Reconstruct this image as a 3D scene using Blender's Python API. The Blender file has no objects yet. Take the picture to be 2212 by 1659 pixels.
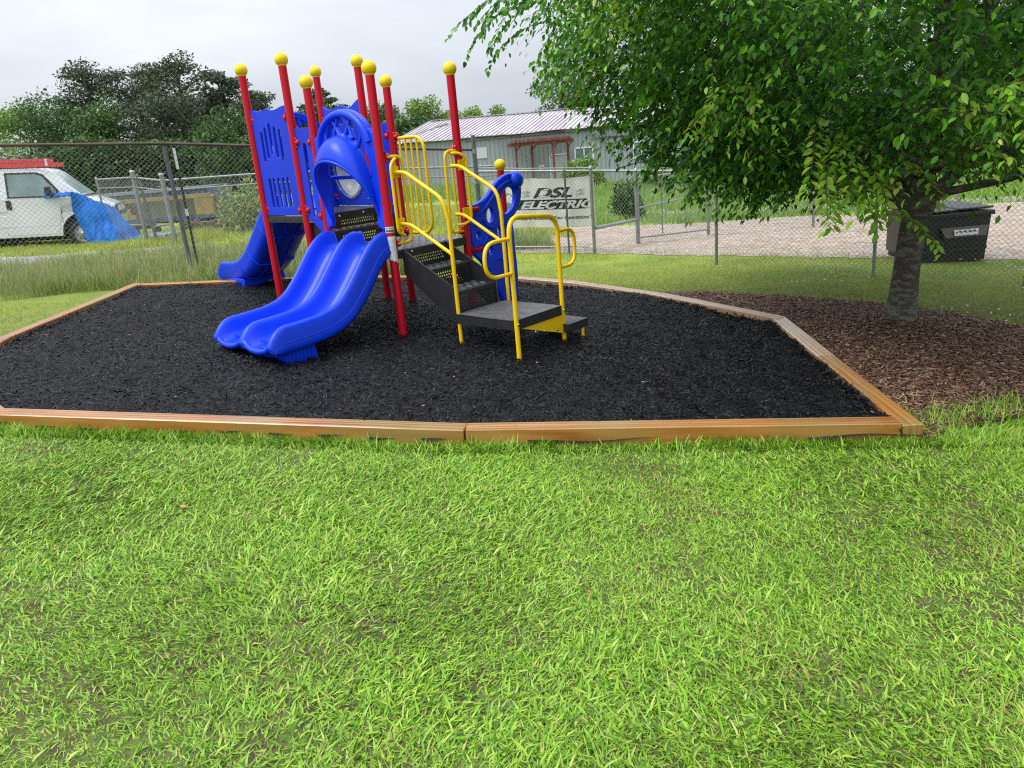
import bpy, math, random
import numpy as np
from mathutils import Vector, Matrix

# ------------------------------------------------------------------ camera, sky, light
sc = bpy.context.scene
COL = sc.collection
R = math.radians
rng = np.random.default_rng(7)
random.seed(7)

CAM_H, PITCH, ROLL = 1.86, R(17.45), R(-5.04)
cam_data = bpy.data.cameras.new('camera')
cam_data.sensor_width = 36.0
cam_data.lens = 36.0 * 1667.0 / 2212.0
cam_data.clip_start = 0.05
cam_data.clip_end = 2000
cam = bpy.data.objects.new('camera', cam_data)
COL.objects.link(cam)
cam.matrix_world = Matrix.Translation((0, 0, CAM_H)) @ Matrix.Rotation(R(90) - PITCH, 4, 'X') @ Matrix.Rotation(ROLL, 4, 'Z')
sc.camera = cam

SUN_EL, SUN_AZ = R(56), R(248)      # azimuth of the light measured from +y, clockwise
world = bpy.data.worlds.new('World')
sc.world = world
world.use_nodes = True
wn, wl = world.node_tree.nodes, world.node_tree.links
wn.clear()
w_out = wn.new('ShaderNodeOutputWorld')
w_sky = wn.new('ShaderNodeTexSky')
w_sky.sky_type = 'NISHITA'
w_sky.sun_disc = False
w_sky.sun_elevation = SUN_EL
w_sky.sun_rotation = SUN_AZ
w_sky.air_density = 1.5
w_sky.dust_density = 4.0
w_bg1 = wn.new('ShaderNodeBackground')
w_bg1.inputs['Strength'].default_value = 0.10
wl.new(w_sky.outputs[0], w_bg1.inputs['Color'])
# overcast layer: cloud deck, brighter towards the zenith as an overcast sky is
w_tc = wn.new('ShaderNodeTexCoord')
w_sep = wn.new('ShaderNodeSeparateXYZ')
wl.new(w_tc.outputs['Generated'], w_sep.inputs[0])
w_map = wn.new('ShaderNodeMapping')
w_map.inputs['Scale'].default_value = (1.0, 1.0, 3.2)
wl.new(w_tc.outputs['Generated'], w_map.inputs[0])
w_noise = wn.new('ShaderNodeTexNoise')
w_noise.inputs['Scale'].default_value = 2.3
w_noise.inputs['Detail'].default_value = 5
w_noise.inputs['Roughness'].default_value = 0.5
w_noise.inputs['Distortion'].default_value = 0.4
wl.new(w_map.outputs[0], w_noise.inputs['Vector'])
w_ramp = wn.new('ShaderNodeValToRGB')
w_ramp.color_ramp.elements[0].position = 0.30
w_ramp.color_ramp.elements[0].color = (0.385, 0.42, 0.48, 1)
w_ramp.color_ramp.elements[1].position = 0.68
w_ramp.color_ramp.elements[1].color = (0.575, 0.60, 0.64, 1)
wl.new(w_noise.outputs[0], w_ramp.inputs[0])
w_clamp = wn.new('ShaderNodeMapRange')
w_clamp.inputs['From Min'].default_value = 0.0
w_clamp.inputs['From Max'].default_value = 1.0
w_clamp.inputs['To Min'].default_value = 0.85
w_clamp.inputs['To Max'].default_value = 2.9
wl.new(w_sep.outputs['Z'], w_clamp.inputs['Value'])
w_bg2 = wn.new('ShaderNodeBackground')
wl.new(w_ramp.outputs[0], w_bg2.inputs['Color'])
wl.new(w_clamp.outputs[0], w_bg2.inputs['Strength'])
w_mix = wn.new('ShaderNodeMixShader')
w_mix.inputs[0].default_value = 0.93
wl.new(w_bg1.outputs[0], w_mix.inputs[1])
wl.new(w_bg2.outputs[0], w_mix.inputs[2])
wl.new(w_mix.outputs[0], w_out.inputs[0])

sun_data = bpy.data.lights.new('sun', 'SUN')
sun_data.energy = 1.5
sun_data.angle = R(28)
sun_data.color = (1.0, 0.97, 0.92)
sun = bpy.data.objects.new('sun', sun_data)
COL.objects.link(sun)
_d = Vector((math.sin(SUN_AZ) * math.cos(SUN_EL), math.cos(SUN_AZ) * math.cos(SUN_EL), math.sin(SUN_EL)))
sun.rotation_euler = _d.to_track_quat('Z', 'Y').to_euler()

sc.view_settings.view_transform = 'Standard'
sc.view_settings.look = 'None'
sc.view_settings.gamma = 1
sc.view_settings.use_curve_mapping = False
sc.view_settings.exposure = 0.66
sc.cycles.max_bounces = 7
sc.cycles.filter_width = 1.15
sc.cycles.use_denoising = False
sc.cycles.transparent_max_bounces = 8

# ------------------------------------------------------------------ terrain height
def sp(t, k=1.0):
    t = np.asarray(t, float)
    return np.log1p(np.exp(-np.abs(t / k))) * k + np.maximum(t, 0)
def terr(x, y):
    zx = -.065 * x - .058 * sp(-x - 4.5, 1.2) + .035 * sp(x - 9, 2.0) + .06 * sp(-x - 11.2, .4) - .062 * sp(-x - 15.5, .8)
    g = .024 * (y - 7) - .05 * sp(y - 11, 1.2) + .016 * sp(y - 24, 3) + .010 * sp(y - 45, 3)
    return zx + g
def tz(x, y):
    return float(terr(x, y))

# ------------------------------------------------------------------ object helpers
def tag(o, label=None, cat=None, group=None, kind=None):
    if label: o['label'] = label
    if cat: o['category'] = cat
    if group: o['group'] = group
    if kind: o['kind'] = kind
    return o
def empty(name, loc=(0, 0, 0), rz=0.0, **kw):
    o = bpy.data.objects.new(name, None)
    o.empty_display_size = 0.2
    o.location = loc
    o.rotation_euler = (0, 0, rz)
    COL.objects.link(o)
    return tag(o, **kw)
def link(name, me, mat=None, parent=None, loc=None, rot=None, **kw):
    o = bpy.data.objects.new(name, me)
    if mat is not None and not len(me.materials):
        for m in (mat if isinstance(mat, (list, tuple)) else [mat]):
            me.materials.append(m)
    if parent is not None: o.parent = parent
    if loc is not None: o.location = loc
    if rot is not None: o.rotation_euler = rot
    COL.objects.link(o)
    return tag(o, **kw)
def np_mesh(name, V, F, smooth=False, mi=None):
    """F: array (n,k) with k=3 or 4, or a list of such arrays"""
    me = bpy.data.meshes.new(name)
    Fs = F if isinstance(F, list) else [F]
    Fs = [np.asarray(f, np.int32) for f in Fs if len(f)]
    V = np.asarray(V, np.float32)
    me.vertices.add(len(V))
    me.vertices.foreach_set('co', V.ravel())
    flat = np.concatenate([f.ravel() for f in Fs])
    tot = np.concatenate([np.full(len(f), f.shape[1], np.int32) for f in Fs])
    st = np.concatenate([[0], np.cumsum(tot)[:-1]]).astype(np.int32)
    me.loops.add(len(flat)); me.loops.foreach_set('vertex_index', flat)
    me.polygons.add(len(tot)); me.polygons.foreach_set('loop_start', st)
    me.polygons.foreach_set('loop_total', tot)
    if smooth: me.polygons.foreach_set('use_smooth', np.ones(len(tot), bool))
    if mi is not None: me.polygons.foreach_set('material_index', np.asarray(mi, np.int32))
    me.update(calc_edges=True)
    me.validate()
    return me

class MB:
    """collects simple shapes into one mesh"""
    def __init__(s): s.v = []; s.f = []; s.sm = []; s.mi = []; s.cur = 0
    def add(s, vs, fs, smooth=False, M=None):
        n = len(s.v)
        if M is not None: vs = [M @ Vector(v) for v in vs]
        s.v += [tuple(v) for v in vs]
        s.f += [tuple(i + n for i in f) for f in fs]
        s.sm += [smooth] * len(fs); s.mi += [s.cur] * len(fs)
        return s
    def box(s, c, d, M=None, bev=0.0):
        x, y, z = (k / 2 for k in d); cx, cy, cz = c
        if bev <= 0:
            vs = [(cx + a * x, cy + b * y, cz + e * z) for a in (-1, 1) for b in (-1, 1) for e in (-1, 1)]
            fs = [(0, 1, 3, 2), (4, 6, 7, 5), (0, 4, 5, 1), (2, 3, 7, 6), (0, 2, 6, 4), (1, 5, 7, 3)]
            return s.add(vs, fs, False, M)
        b_ = bev; vs = []; idx = {}
        for a in (-1, 1):
            for b in (-1, 1):
                for e in (-1, 1):
                    for k in range(3):
                        p = [a * (x - (b_ if k != 0 else 0)), b * (y - (b_ if k != 1 else 0)), e * (z - (b_ if k != 2 else 0))]
                        idx[(a, b, e, k)] = len(vs)
                        vs.append((cx + p[0], cy + p[1], cz + p[2]))
        fs = []
        for k in range(3):
            u, v = [i for i in range(3) if i != k]
            for sg in (-1, 1):
                q = []
                for (p, r) in ((-1, -1), (1, -1), (1, 1), (-1, 1)):
                    t = [0, 0, 0]; t[k] = sg; t[u] = p; t[v] = r; q.append(idx[(*t, k)])
                fs.append(tuple(q if (sg > 0) != (k == 1) else q[::-1]))
        for k in range(3):
            u, v = [i for i in range(3) if i != k]
            for p in (-1, 1):
                for r in (-1, 1):
                    q = []
                    for sg, kk in ((-1, u), (-1, v), (1, v), (1, u)):
                        t = [0, 0, 0]; t[k] = sg; t[u] = p; t[v] = r; q.append(idx[(*t, kk)])
                    fs.append(tuple(q))
        for a in (-1, 1):
            for b in (-1, 1):
                for e in (-1, 1): fs.append(tuple(idx[(a, b, e, k)] for k in range(3)))
        return s.add(vs, fs, False, M)
    def tube(s, pts, r, n=10, closed=False, caps=True, M=None):
        P = [Vector(p) for p in pts]; m = len(P)
        rs = r if isinstance(r, (list, tuple)) else [r] * m
        T = []
        for i in range(m):
            a = P[(i - 1) % m] if (closed or i > 0) else P[i]
            b = P[(i + 1) % m] if (closed or i < m - 1) else P[i]
            T.append((b - a).normalized())
        up = Vector((0, 0, 1)) if abs(T[0].z) < .9 else Vector((1, 0, 0))
        U = (up - T[0] * up.dot(T[0])).normalized(); vs = []
        for i in range(m):
            U = (U - T[i] * U.dot(T[i])).normalized(); W_ = T[i].cross(U)
            for k in range(n):
                t = 2 * math.pi * k / n
                vs.append(P[i] + (U * math.cos(t) + W_ * math.sin(t)) * rs[i])
        fs = []
        for i in range(m if closed else m - 1):
            j = (i + 1) % m
            for k in range(n):
                l = (k + 1) % n
                fs.append((i * n + k, i * n + l, j * n + l, j * n + k))
        s.add(vs, fs, True, M)
        if caps and not closed:
            s.add(vs[:n], [tuple(range(n))[::-1]], False, M); s.add(vs[-n:], [tuple(range(n))], False, M)
        return s
    def lathe(s, prof, n=24, M=None, cap=True):
        vs = []; fs = []; m = len(prof)
        for (r, z) in prof:
            for k in range(n):
                t = 2 * math.pi * k / n; vs.append((r * math.cos(t), r * math.sin(t), z))
        for i in range(m - 1):
            for k in range(n):
                l = (k + 1) % n; fs.append((i * n + k, i * n + l, (i + 1) * n + l, (i + 1) * n + k))
        s.add(vs, fs, True, M)
        return s
    def sphere(s, c, r, n=20, m=12, M=None):
        T = Matrix.Translation(c)
        if M is not None: T = M @ T
        return s.lathe([(max(r * math.sin(math.pi * i / m), 1e-5), -r * math.cos(math.pi * i / m)) for i in range(m + 1)], n, T)
    def mesh(s, name):
        me = bpy.data.meshes.new(name)
        me.from_pydata(s.v, [], s.f)
        me.polygons.foreach_set('use_smooth', np.array(s.sm, bool))
        me.polygons.foreach_set('material_index', np.array(s.mi, np.int32))
        me.update(); me.validate()
        return me
    def build(s, name, mat, parent=None, **kw):
        return link(name, s.mesh(name), mat, parent, **kw)

def fillet(pts, r, n=5):
    """round the corners of a polyline"""
    P = [Vector(p) for p in pts]; out = [P[0]]
    rs = r if isinstance(r, (list, tuple)) else [r] * (len(P) - 2)
    for i in range(1, len(P) - 1):
        a, b, c = P[i - 1], P[i], P[i + 1]
        ra = min(rs[i - 1], (a - b).length * .49, (c - b).length * .49)
        p0 = b + (a - b).normalized() * ra; p1 = b + (c - b).normalized() * ra
        for k in range(n + 1):
            t = k / n
            out.append(p0 * (1 - t) ** 2 + b * 2 * t * (1 - t) + p1 * t * t)
    out.append(P[-1])
    return out
def catmull(P, per=6):
    P = [np.array(p, float) for p in P]; P = [2 * P[0] - P[1]] + P + [2 * P[-1] - P[-2]]; out = []
    for i in range(1, len(P) - 2):
        for k in range(per):
            t = k / per
            out.append(.5 * ((2 * P[i]) + (-P[i - 1] + P[i + 1]) * t + (2 * P[i - 1] - 5 * P[i] + 4 * P[i + 1] - P[i + 2]) * t * t + (-P[i - 1] + 3 * P[i] - 3 * P[i + 1] + P[i + 2]) * t ** 3))
    out.append(P[-2]); return [tuple(o) for o in out]
def ellipse(cx, cy, rx, ry, n=20, rot=0.0):
    return [(cx + rx * math.cos(t) * math.cos(rot) - ry * math.sin(t) * math.sin(rot), cy + rx * math.cos(t) * math.sin(rot) + ry * math.sin(t) * math.cos(rot)) for t in [2 * math.pi * k / n for k in range(n)]]
def slot(x0, z0, x1, z1, w, n=6):
    """rounded slot between two end points"""
    r = w / 2; d = Vector((x1 - x0, z1 - z0)).normalized(); a0 = math.atan2(d.y, d.x)
    p = [(x1 - d.x * r + r * math.cos(a0 - math.pi / 2 + math.pi * k / n), z1 - d.y * r + r * math.sin(a0 - math.pi / 2 + math.pi * k / n)) for k in range(n + 1)]
    p += [(x0 + d.x * r + r * math.cos(a0 + math.pi / 2 + math.pi * k / n), z0 + d.y * r + r * math.sin(a0 + math.pi / 2 + math.pi * k / n)) for k in range(n + 1)]
    return p
def plate_mesh(name, outline, holes, t, bev=0.004, M=None):
    cu = bpy.data.curves.new(name + '_c', 'CURVE')
    cu.dimensions = '2D'; cu.fill_mode = 'BOTH'; cu.extrude = max(t / 2 - bev, .0005); cu.bevel_depth = bev; cu.bevel_resolution = 1 if bev < .01 else 2
    cu.offset = -bev
    for poly in [outline] + list(holes):
        s = cu.splines.new('POLY'); s.points.add(len(poly) - 1)
        for i, p in enumerate(poly): s.points[i].co = (p[0], p[1], 0, 1)
        s.use_cyclic_u = True
    o = bpy.data.objects.new('tmp', cu)
    me = bpy.data.meshes.new_from_object(o)
    bpy.data.objects.remove(o); bpy.data.curves.remove(cu)
    me.name = name
    if M is not None: me.transform(M)
    return me
def text_mesh(name, body, size, M, t=0.001, bold=0.0, shear=0.0, sx=1.0, align='LEFT'):
    cu = bpy.data.curves.new(name + '_c', 'FONT')
    cu.body = body; cu.size = size; cu.extrude = t; cu.offset = bold; cu.shear = shear; cu.align_x = align
    o = bpy.data.objects.new('tmp', cu)
    me = bpy.data.meshes.new_from_object(o)
    bpy.data.objects.remove(o); bpy.data.curves.remove(cu)
    me.name = name
    me.transform(M @ Matrix.Diagonal((sx, 1, 1, 1)))
    return me
def frame(o, x, y):
    """matrix: local x -> x, local y -> y, origin o"""
    x = Vector(x).normalized(); y = Vector(y).normalized(); z = x.cross(y)
    return Matrix(((x.x, y.x, z.x, o[0]), (x.y, y.y, z.y, o[1]), (x.z, y.z, z.z, o[2]), (0, 0, 0, 1)))
def copy_tree(o, parent=None):
    c = o.copy(); COL.objects.link(c); c.parent = parent
    for ch in list(o.children): copy_tree(ch, c)
    return c
def in_poly(x, y, poly):
    x = np.asarray(x); y = np.asarray(y); r = np.zeros(x.shape, bool); n = len(poly)
    for i in range(n):
        x0, y0 = poly[i]; x1, y1 = poly[(i + 1) % n]
        c = ((y0 > y) != (y1 > y)) & (x < (x1 - x0) * (y - y0) / (y1 - y0 + 1e-12) + x0)
        r ^= c
    return r

# ------------------------------------------------------------------ materials
MATS = {}
def mat(name, col, rough=.5, metal=0.0, spec=.5, var=0.0, vscale=3.0, bump=0.0, bscale=40.0, coat=0.0, col2=None, stretch=None, trans=0.0, island=None, coords='Object', detail=4):
    """col varied towards col2 (or darker) by noise; island: list of colours picked per loose piece"""
    m = bpy.data.materials.new(name); m.use_nodes = True
    nt = m.node_tree; N, L = nt.nodes, nt.links
    b = N['Principled BSDF']
    b.inputs['Roughness'].default_value = rough
    b.inputs['Metallic'].default_value = metal
    b.inputs['Specular IOR Level'].default_value = spec
    b.inputs['Coat Weight'].default_value = coat
    b.inputs['Base Color'].default_value = (*col, 1)
    tc = N.new('ShaderNodeTexCoord'); vec = tc.outputs[coords]
    if stretch:
        mp = N.new('ShaderNodeMapping'); mp.inputs['Scale'].default_value = stretch
        L.new(vec, mp.inputs[0]); vec = mp.outputs[0]
    csock = None
    if island:
        gi = N.new('ShaderNodeNewGeometry'); rp = N.new('ShaderNodeValToRGB')
        rp.color_ramp.interpolation = 'LINEAR'
        e = rp.color_ramp.elements
        while len(e) < len(island): e.new(.5)
        for i, c in enumerate(island):
            e[i].position = i / (len(island) - 1); e[i].color = (*c, 1)
        L.new(gi.outputs['Random Per Island'], rp.inputs[0]); csock = rp.outputs[0]
    if var > 0 or col2:
        nz = N.new('ShaderNodeTexNoise'); nz.inputs['Scale'].default_value = vscale; nz.inputs['Detail'].default_value = detail
        L.new(vec, nz.inputs['Vector'])
        mr = N.new('ShaderNodeMapRange'); mr.inputs['From Min'].default_value = .35; mr.inputs['From Max'].default_value = .65
        mr.inputs['To Min'].default_value = 0; mr.inputs['To Max'].default_value = 1 if col2 else var
        L.new(nz.outputs[0], mr.inputs[0])
        mx = N.new('ShaderNodeMix'); mx.data_type = 'RGBA'
        c2 = col2 if col2 else tuple(c * .35 for c in col)
        mx.inputs['A'].default_value = (*col, 1); mx.inputs['B'].default_value = (*c2, 1)
        if csock is not None and not col2:
            mx.blend_type = 'MULTIPLY'; mx.inputs['B'].default_value = (.45, .45, .42, 1); L.new(csock, mx.inputs['A'])
        elif csock is not None:
            L.new(csock, mx.inputs['A'])
        L.new(mr.outputs[0], mx.inputs['Factor']); csock = mx.outputs['Result']
    if csock is not None: L.new(csock, b.inputs['Base Color'])
    if bump > 0:
        nb = N.new('ShaderNodeTexNoise'); nb.inputs['Scale'].default_value = bscale; nb.inputs['Detail'].default_value = 4
        L.new(vec, nb.inputs['Vector'])
        bp = N.new('ShaderNodeBump'); bp.inputs['Strength'].default_value = 1.0; bp.inputs['Distance'].default_value = bump
        L.new(nb.outputs[0], bp.inputs['Height']); L.new(bp.outputs[0], b.inputs['Normal'])
    if trans > 0:
        tr = N.new('ShaderNodeBsdfTranslucent'); ms = N.new('ShaderNodeMixShader'); ms.inputs[0].default_value = trans
        if csock is not None: L.new(csock, tr.inputs[0])
        else: tr.inputs[0].default_value = (*col, 1)
        L.new(b.outputs[0], ms.inputs[1]); L.new(tr.outputs[0], ms.inputs[2]); L.new(ms.outputs[0], N['Material Output'].inputs[0])
    MATS[name] = m
    return m

RED = mat('red powder coat', (.52, .001, .016), .42, spec=.35, var=.25, vscale=2, bump=.0004, bscale=250, stretch=(1, 1, .3))
YEL = mat('yellow powder coat', (.90, .58, .001), .38, spec=.35, bump=.0002, bscale=200, var=.12, vscale=3)
YELB = mat('yellow plastic', (.88, .62, .008), .45, spec=.35, bump=.002, bscale=30, stretch=(.3, .3, 2.5), var=.15)
BLU = mat('blue moulded plastic', (.001, .050, .78), .36, spec=.35, bump=.0006, bscale=60, var=.28, vscale=2.0)
BLU2 = mat('blue sheet plastic', (.003, .036, .62), .45, spec=.35, bump=.0005, bscale=90, stretch=(1, 1, .2), var=.25)
BLK = mat('black coated steel', (.022, .022, .023), .42, bump=.0015, bscale=120, var=.4, vscale=8)
BLKW = mat('wet black deck', (.16, .16, .165), .24, metal=.35, bump=.003, bscale=45, stretch=(3.5, .35, 1), var=.6, vscale=6)
STEEL = mat('bolt steel', (.6, .6, .6), .3, metal=1)
CLEAR = mat('scratched polycarbonate', (.50, .53, .53), .35, bump=.001, bscale=30, stretch=(1, 1, .15), col2=(.36, .39, .39), vscale=6)
RIMG = mat('clear bubble flange', (.10, .14, .30), .18, spec=.8)
PAPER = mat('white paper label', (.74, .75, .75), .6, col2=(.62, .62, .62), vscale=25, stretch=(.3, .3, 6))
PRINT = mat('grey print', (.10, .11, .11), .6)
GALV = mat('galvanised steel', (.34, .36, .36), .45, metal=.75, var=.4, vscale=9, bump=.001, bscale=60)
WIRE = mat('galvanised wire', (.27, .28, .28), .5, metal=.3)
DARKPOST = mat('dull weathered steel post', (.13, .145, .15), .6, metal=.3, var=.5, vscale=12)
RUST = mat('rusty rail', (.12, .075, .065), .6, metal=.3, var=.6, vscale=7, stretch=(.3, .3, 1))
BLACKP = mat('black rubber', (.015, .015, .016), .6)
WHITE = mat('white van paint', (.74, .75, .78), .3, coat=.4, col2=(.62, .62, .60), vscale=.8)
VGLASS = mat('van glass', (.07, .12, .12), .08, spec=.9, col2=(.20, .30, .29), vscale=1.1)
WSHIELD = mat('windscreen glass', (.24, .36, .34), .1, spec=.9, col2=(.38, .48, .46), vscale=1.5)
DARK = mat('dark cavity', (.01, .01, .012), .8)
RIMM = mat('grey wheel steel', (.42, .43, .45), .4, metal=.4)
LADR = mat('red fibreglass', (.72, .06, .07), .45, var=.3, vscale=4)
TARP = mat('blue woven tarp', (.0, .15, .56), .55, spec=.2, bump=.03, bscale=7, var=.45, vscale=5, coords='Object')
TARP2 = mat('faded blue scrap', (.05, .22, .55), .5, col2=(.25, .35, .6), vscale=9)
CONT = mat('blue painted container', (.05, .085, .21), .6, col2=(.10, .12, .19), vscale=1.5)
YEQ = mat('worn yellow paint', (.42, .27, .05), .6, col2=(.22, .17, .09), vscale=2.5)
DGREEN = mat('green t-post paint', (.01, .035, .02), .6)
MUDB = mat('brown spoil', (.09, .055, .04), .95, bump=.08, bscale=6)
BROWND = mat('brown dumpster paint', (.10, .082, .072), .5, var=.4, vscale=2)
BLKD = mat('black dumpster paint', (.018, .019, .020), .45, var=.4, vscale=2)
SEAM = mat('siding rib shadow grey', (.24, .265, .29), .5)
SIDING = mat('grey metal siding', (.35, .385, .42), .45, var=.25, vscale=.7, stretch=(1, 1, .3))
ROOFM = mat('white metal roofing', (.58, .56, .58), .38, metal=.2, col2=(.42, .35, .40), vscale=1.6, stretch=(.8, .25, .25))
ROOFR = mat('roofing rib', (.30, .25, .29), .45)
FASCIA = mat('weathered fascia', (.09, .07, .065), .85, col2=(.32, .30, .29), vscale=2.2, stretch=(.5, 1, 4))
WFRAME = mat('white window frame', (.75, .76, .76), .45)
PERG = mat('red stained timber', (.14, .028, .020), .8, col2=(.20, .08, .06), vscale=3.5, stretch=(2, 2, 2))
DOORM = mat('pale door', (.42, .47, .49), .4)
PALEP = mat('pale panel', (.55, .57, .60), .5)
BANNER = mat('white vinyl banner', (.82, .81, .78), .45, bump=.02, bscale=1.7, stretch=(1.5, 1, .6), col2=(.70, .68, .63), vscale=2.5)
INK = mat('black print', (.022, .022, .022), .5, var=.3, vscale=15)
TEAL = mat('teal print', (.30, .52, .50), .5)

# wood with grain along local x
def wood_mat(name, c1, c2, c3):
    m = bpy.data.materials.new(name); m.use_nodes = True
    N, L = m.node_tree.nodes, m.node_tree.links
    b = N['Principled BSDF']; b.inputs['Roughness'].default_value = .27; b.inputs['Specular IOR Level'].default_value = .75
    tc = N.new('ShaderNodeTexCoord'); mp = N.new('ShaderNodeMapping'); mp.inputs['Scale'].default_value = (.55, 7, 7)
    oi = N.new('ShaderNodeObjectInfo'); ad = N.new('ShaderNodeVectorMath'); ad.operation = 'ADD'
    cx = N.new('ShaderNodeCombineXYZ'); ml = N.new('ShaderNodeMath'); ml.operation = 'MULTIPLY'; ml.inputs[1].default_value = 40
    L.new(oi.outputs['Random'], ml.inputs[0]); L.new(ml.outputs[0], cx.inputs[0]); L.new(tc.outputs['Object'], ad.inputs[0]); L.new(cx.outputs[0], ad.inputs[1])
    L.new(ad.outputs[0], mp.inputs[0])
    n1 = N.new('ShaderNodeTexNoise'); n1.inputs['Scale'].default_value = 1.6; n1.inputs['Detail'].default_value = 3; n1.inputs['Distortion'].default_value = .6
    L.new(mp.outputs[0], n1.inputs['Vector'])
    w = N.new('ShaderNodeTexWave'); w.bands_direction = 'Y'; w.inputs['Scale'].default_value = 1.1; w.inputs['Distortion'].default_value = 7; w.inputs['Detail'].default_value = 3; w.inputs['Detail Scale'].default_value = .7
    L.new(mp.outputs[0], w.inputs['Vector'])
    r1 = N.new('ShaderNodeValToRGB'); e = r1.color_ramp.elements
    e[0].position = .3; e[0].color = (*c1, 1); e[1].position = .72; e[1].color = (*c2, 1)
    L.new(n1.outputs[0], r1.inputs[0])
    mx = N.new('ShaderNodeMix'); mx.data_type = 'RGBA'; mx.blend_type = 'MULTIPLY'; mx.inputs['B'].default_value = (.72, .60, .45, 1)
    wm = N.new('ShaderNodeMath'); wm.operation = 'MULTIPLY'; wm.inputs[1].default_value = .8
    L.new(w.outputs[1], wm.inputs[0]); L.new(wm.outputs[0], mx.inputs['Factor']); L.new(r1.outputs[0], mx.inputs['A'])
    n2 = N.new('ShaderNodeTexNoise'); n2.inputs['Scale'].default_value = 1.3; n2.inputs['Detail'].default_value = 2
    L.new(ad.outputs[0], n2.inputs['Vector'])
    mr = N.new('ShaderNodeMapRange'); mr.inputs['From Min'].default_value = .45; mr.inputs['From Max'].default_value = .65
    L.new(n2.outputs[0], mr.inputs[0])
    m3 = N.new('ShaderNodeMix'); m3.data_type = 'RGBA'; m3.inputs['B'].default_value = (*c3, 1)
    m3b = N.new('ShaderNodeMath'); m3b.operation = 'MULTIPLY'; m3b.inputs[1].default_value = .55
    L.new(mr.outputs[0], m3b.inputs[0]); L.new(m3b.outputs[0], m3.inputs['Factor']); L.new(mx.outputs['Result'], m3.inputs['A'])
    # knots
    vo = N.new('ShaderNodeTexVoronoi'); vo.inputs['Scale'].default_value = 1.0; vo.inputs['Randomness'].default_value = 1
    mp2 = N.new('ShaderNodeMapping'); mp2.inputs['Scale'].default_value = (2.6, 6, 6); mp2.inputs['Location'].default_value = (.3, .4, .45); L.new(ad.outputs[0], mp2.inputs[0]); L.new(mp2.outputs[0], vo.inputs['Vector'])
    kr = N.new('ShaderNodeMapRange'); kr.inputs['From Min'].default_value = .06; kr.inputs['From Max'].default_value = .11; kr.inputs['To Min'].default_value = .85; kr.inputs['To Max'].default_value = 0
    L.new(vo.outputs['Distance'], kr.inputs[0])
    m4 = N.new('ShaderNodeMix'); m4.data_type = 'RGBA'; m4.inputs['B'].default_value = (.07, .03, .015, 1)
    L.new(kr.outputs[0], m4.inputs['Factor']); L.new(m3.outputs['Result'], m4.inputs['A'])
    L.new(m4.outputs['Result'], b.inputs['Base Color'])
    bp = N.new('ShaderNodeBump'); bp.inputs['Distance'].default_value = .002; L.new(w.outputs[1], bp.inputs['Height']); L.new(bp.outputs[0], b.inputs['Normal'])
    return m
WOOD = wood_mat('wet landscape timber', (.27, .095, .014), (.50, .24, .065), (.26, .21, .07))

WOODP = wood_mat('pale wet timber', (.36, .20, .11), (.62, .45, .31), (.44, .42, .26))
BARK = mat('grey blotched bark', (.075, .064, .048), .85, col2=(.15, .15, .12), vscale=8, stretch=(1, 1, 2.6), bump=.03, bscale=14, detail=6)
for _n in BARK.node_tree.nodes:
    if _n.type == 'MAP_RANGE': _n.inputs['From Min'].default_value = .49; _n.inputs['From Max'].default_value = .56
BARKD = mat('brown bark', (.07, .055, .042), .9, bump=.02, bscale=12)
GRASS_NEAR = mat('lawn blades', (.2, .4, .05), .42, spec=.36, trans=.28, var=.35, vscale=1.3, island=[(.06, .15, .008), (.14, .31, .012), (.22, .45, .018), (.31, .57, .03), (.28, .50, .07), (.43, .64, .08), (.50, .52, .12)])
GRASS_DRY = mat('short yellowing lawn', (.2, .4, .05), .5, trans=.25, var=.45, vscale=.9, island=[(.20, .31, .022), (.31, .43, .032), (.41, .50, .045), (.48, .50, .07), (.40, .32, .10)])
GRASS_TALL = mat('tall seeding weeds', (.2, .4, .05), .5, trans=.3, island=[(.07, .15, .025), (.15, .27, .045), (.27, .36, .08), (.36, .40, .14), (.38, .30, .15)])
LEAF = mat('hornbeam leaf', (.05, .15, .02), .38, spec=.35, trans=.42, island=[(.026, .10, .012), (.045, .16, .014), (.07, .24, .016), (.12, .34, .02), (.18, .44, .028)])
LEAFY = mat('young leaf with top light tone', (.05, .15, .02), .32, trans=.36, island=[(.14, .36, .02), (.22, .48, .03), (.30, .58, .035), (.38, .62, .05), (.46, .48, .09)])  # young leaf tones brightened to stand in for sun and sky light from above
PINE = mat('pine needles', (.04, .06, .02), .7, trans=.15, island=[(.03, .055, .026), (.05, .082, .038), (.08, .115, .055), (.12, .15, .08)])
DECID = mat('fresh broadleaf foliage', (.06, .12, .02), .6, trans=.22, var=.5, vscale=.25, island=[(.03, .075, .018), (.05, .11, .024), (.08, .155, .032), (.12, .21, .05)])
DECIB = mat('bright spring foliage', (.06, .12, .02), .6, trans=.3, island=[(.09, .17, .02), (.14, .25, .03), (.20, .32, .05), (.25, .37, .07)])
CHIP = mat('black dyed bark chips', (.02, .02, .02), .42, spec=.22, island=[(.002, .002, .0025), (.003, .003, .004), (.005, .005, .006), (.008, .008, .010), (.028, .029, .034)])
CHIPB = mat('brown bark chips', (.1, .05, .03), .55, island=[(.045, .018, .010), (.08, .032, .018), (.12, .052, .030), (.18, .085, .048), (.28, .16, .10), (.42, .30, .21)])
BED = mat('dark mulch bed', (.006, .006, .007), .7, bump=.02, bscale=40)
BEDB = mat('brown mulch bed soil', (.035, .018, .012), .9, bump=.02, bscale=40)
SOIL = mat('soil and thatch', (.075, .075, .025), .95, col2=(.11, .15, .03), vscale=6, bump=.02, bscale=50)
FIELD = SOIL

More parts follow.
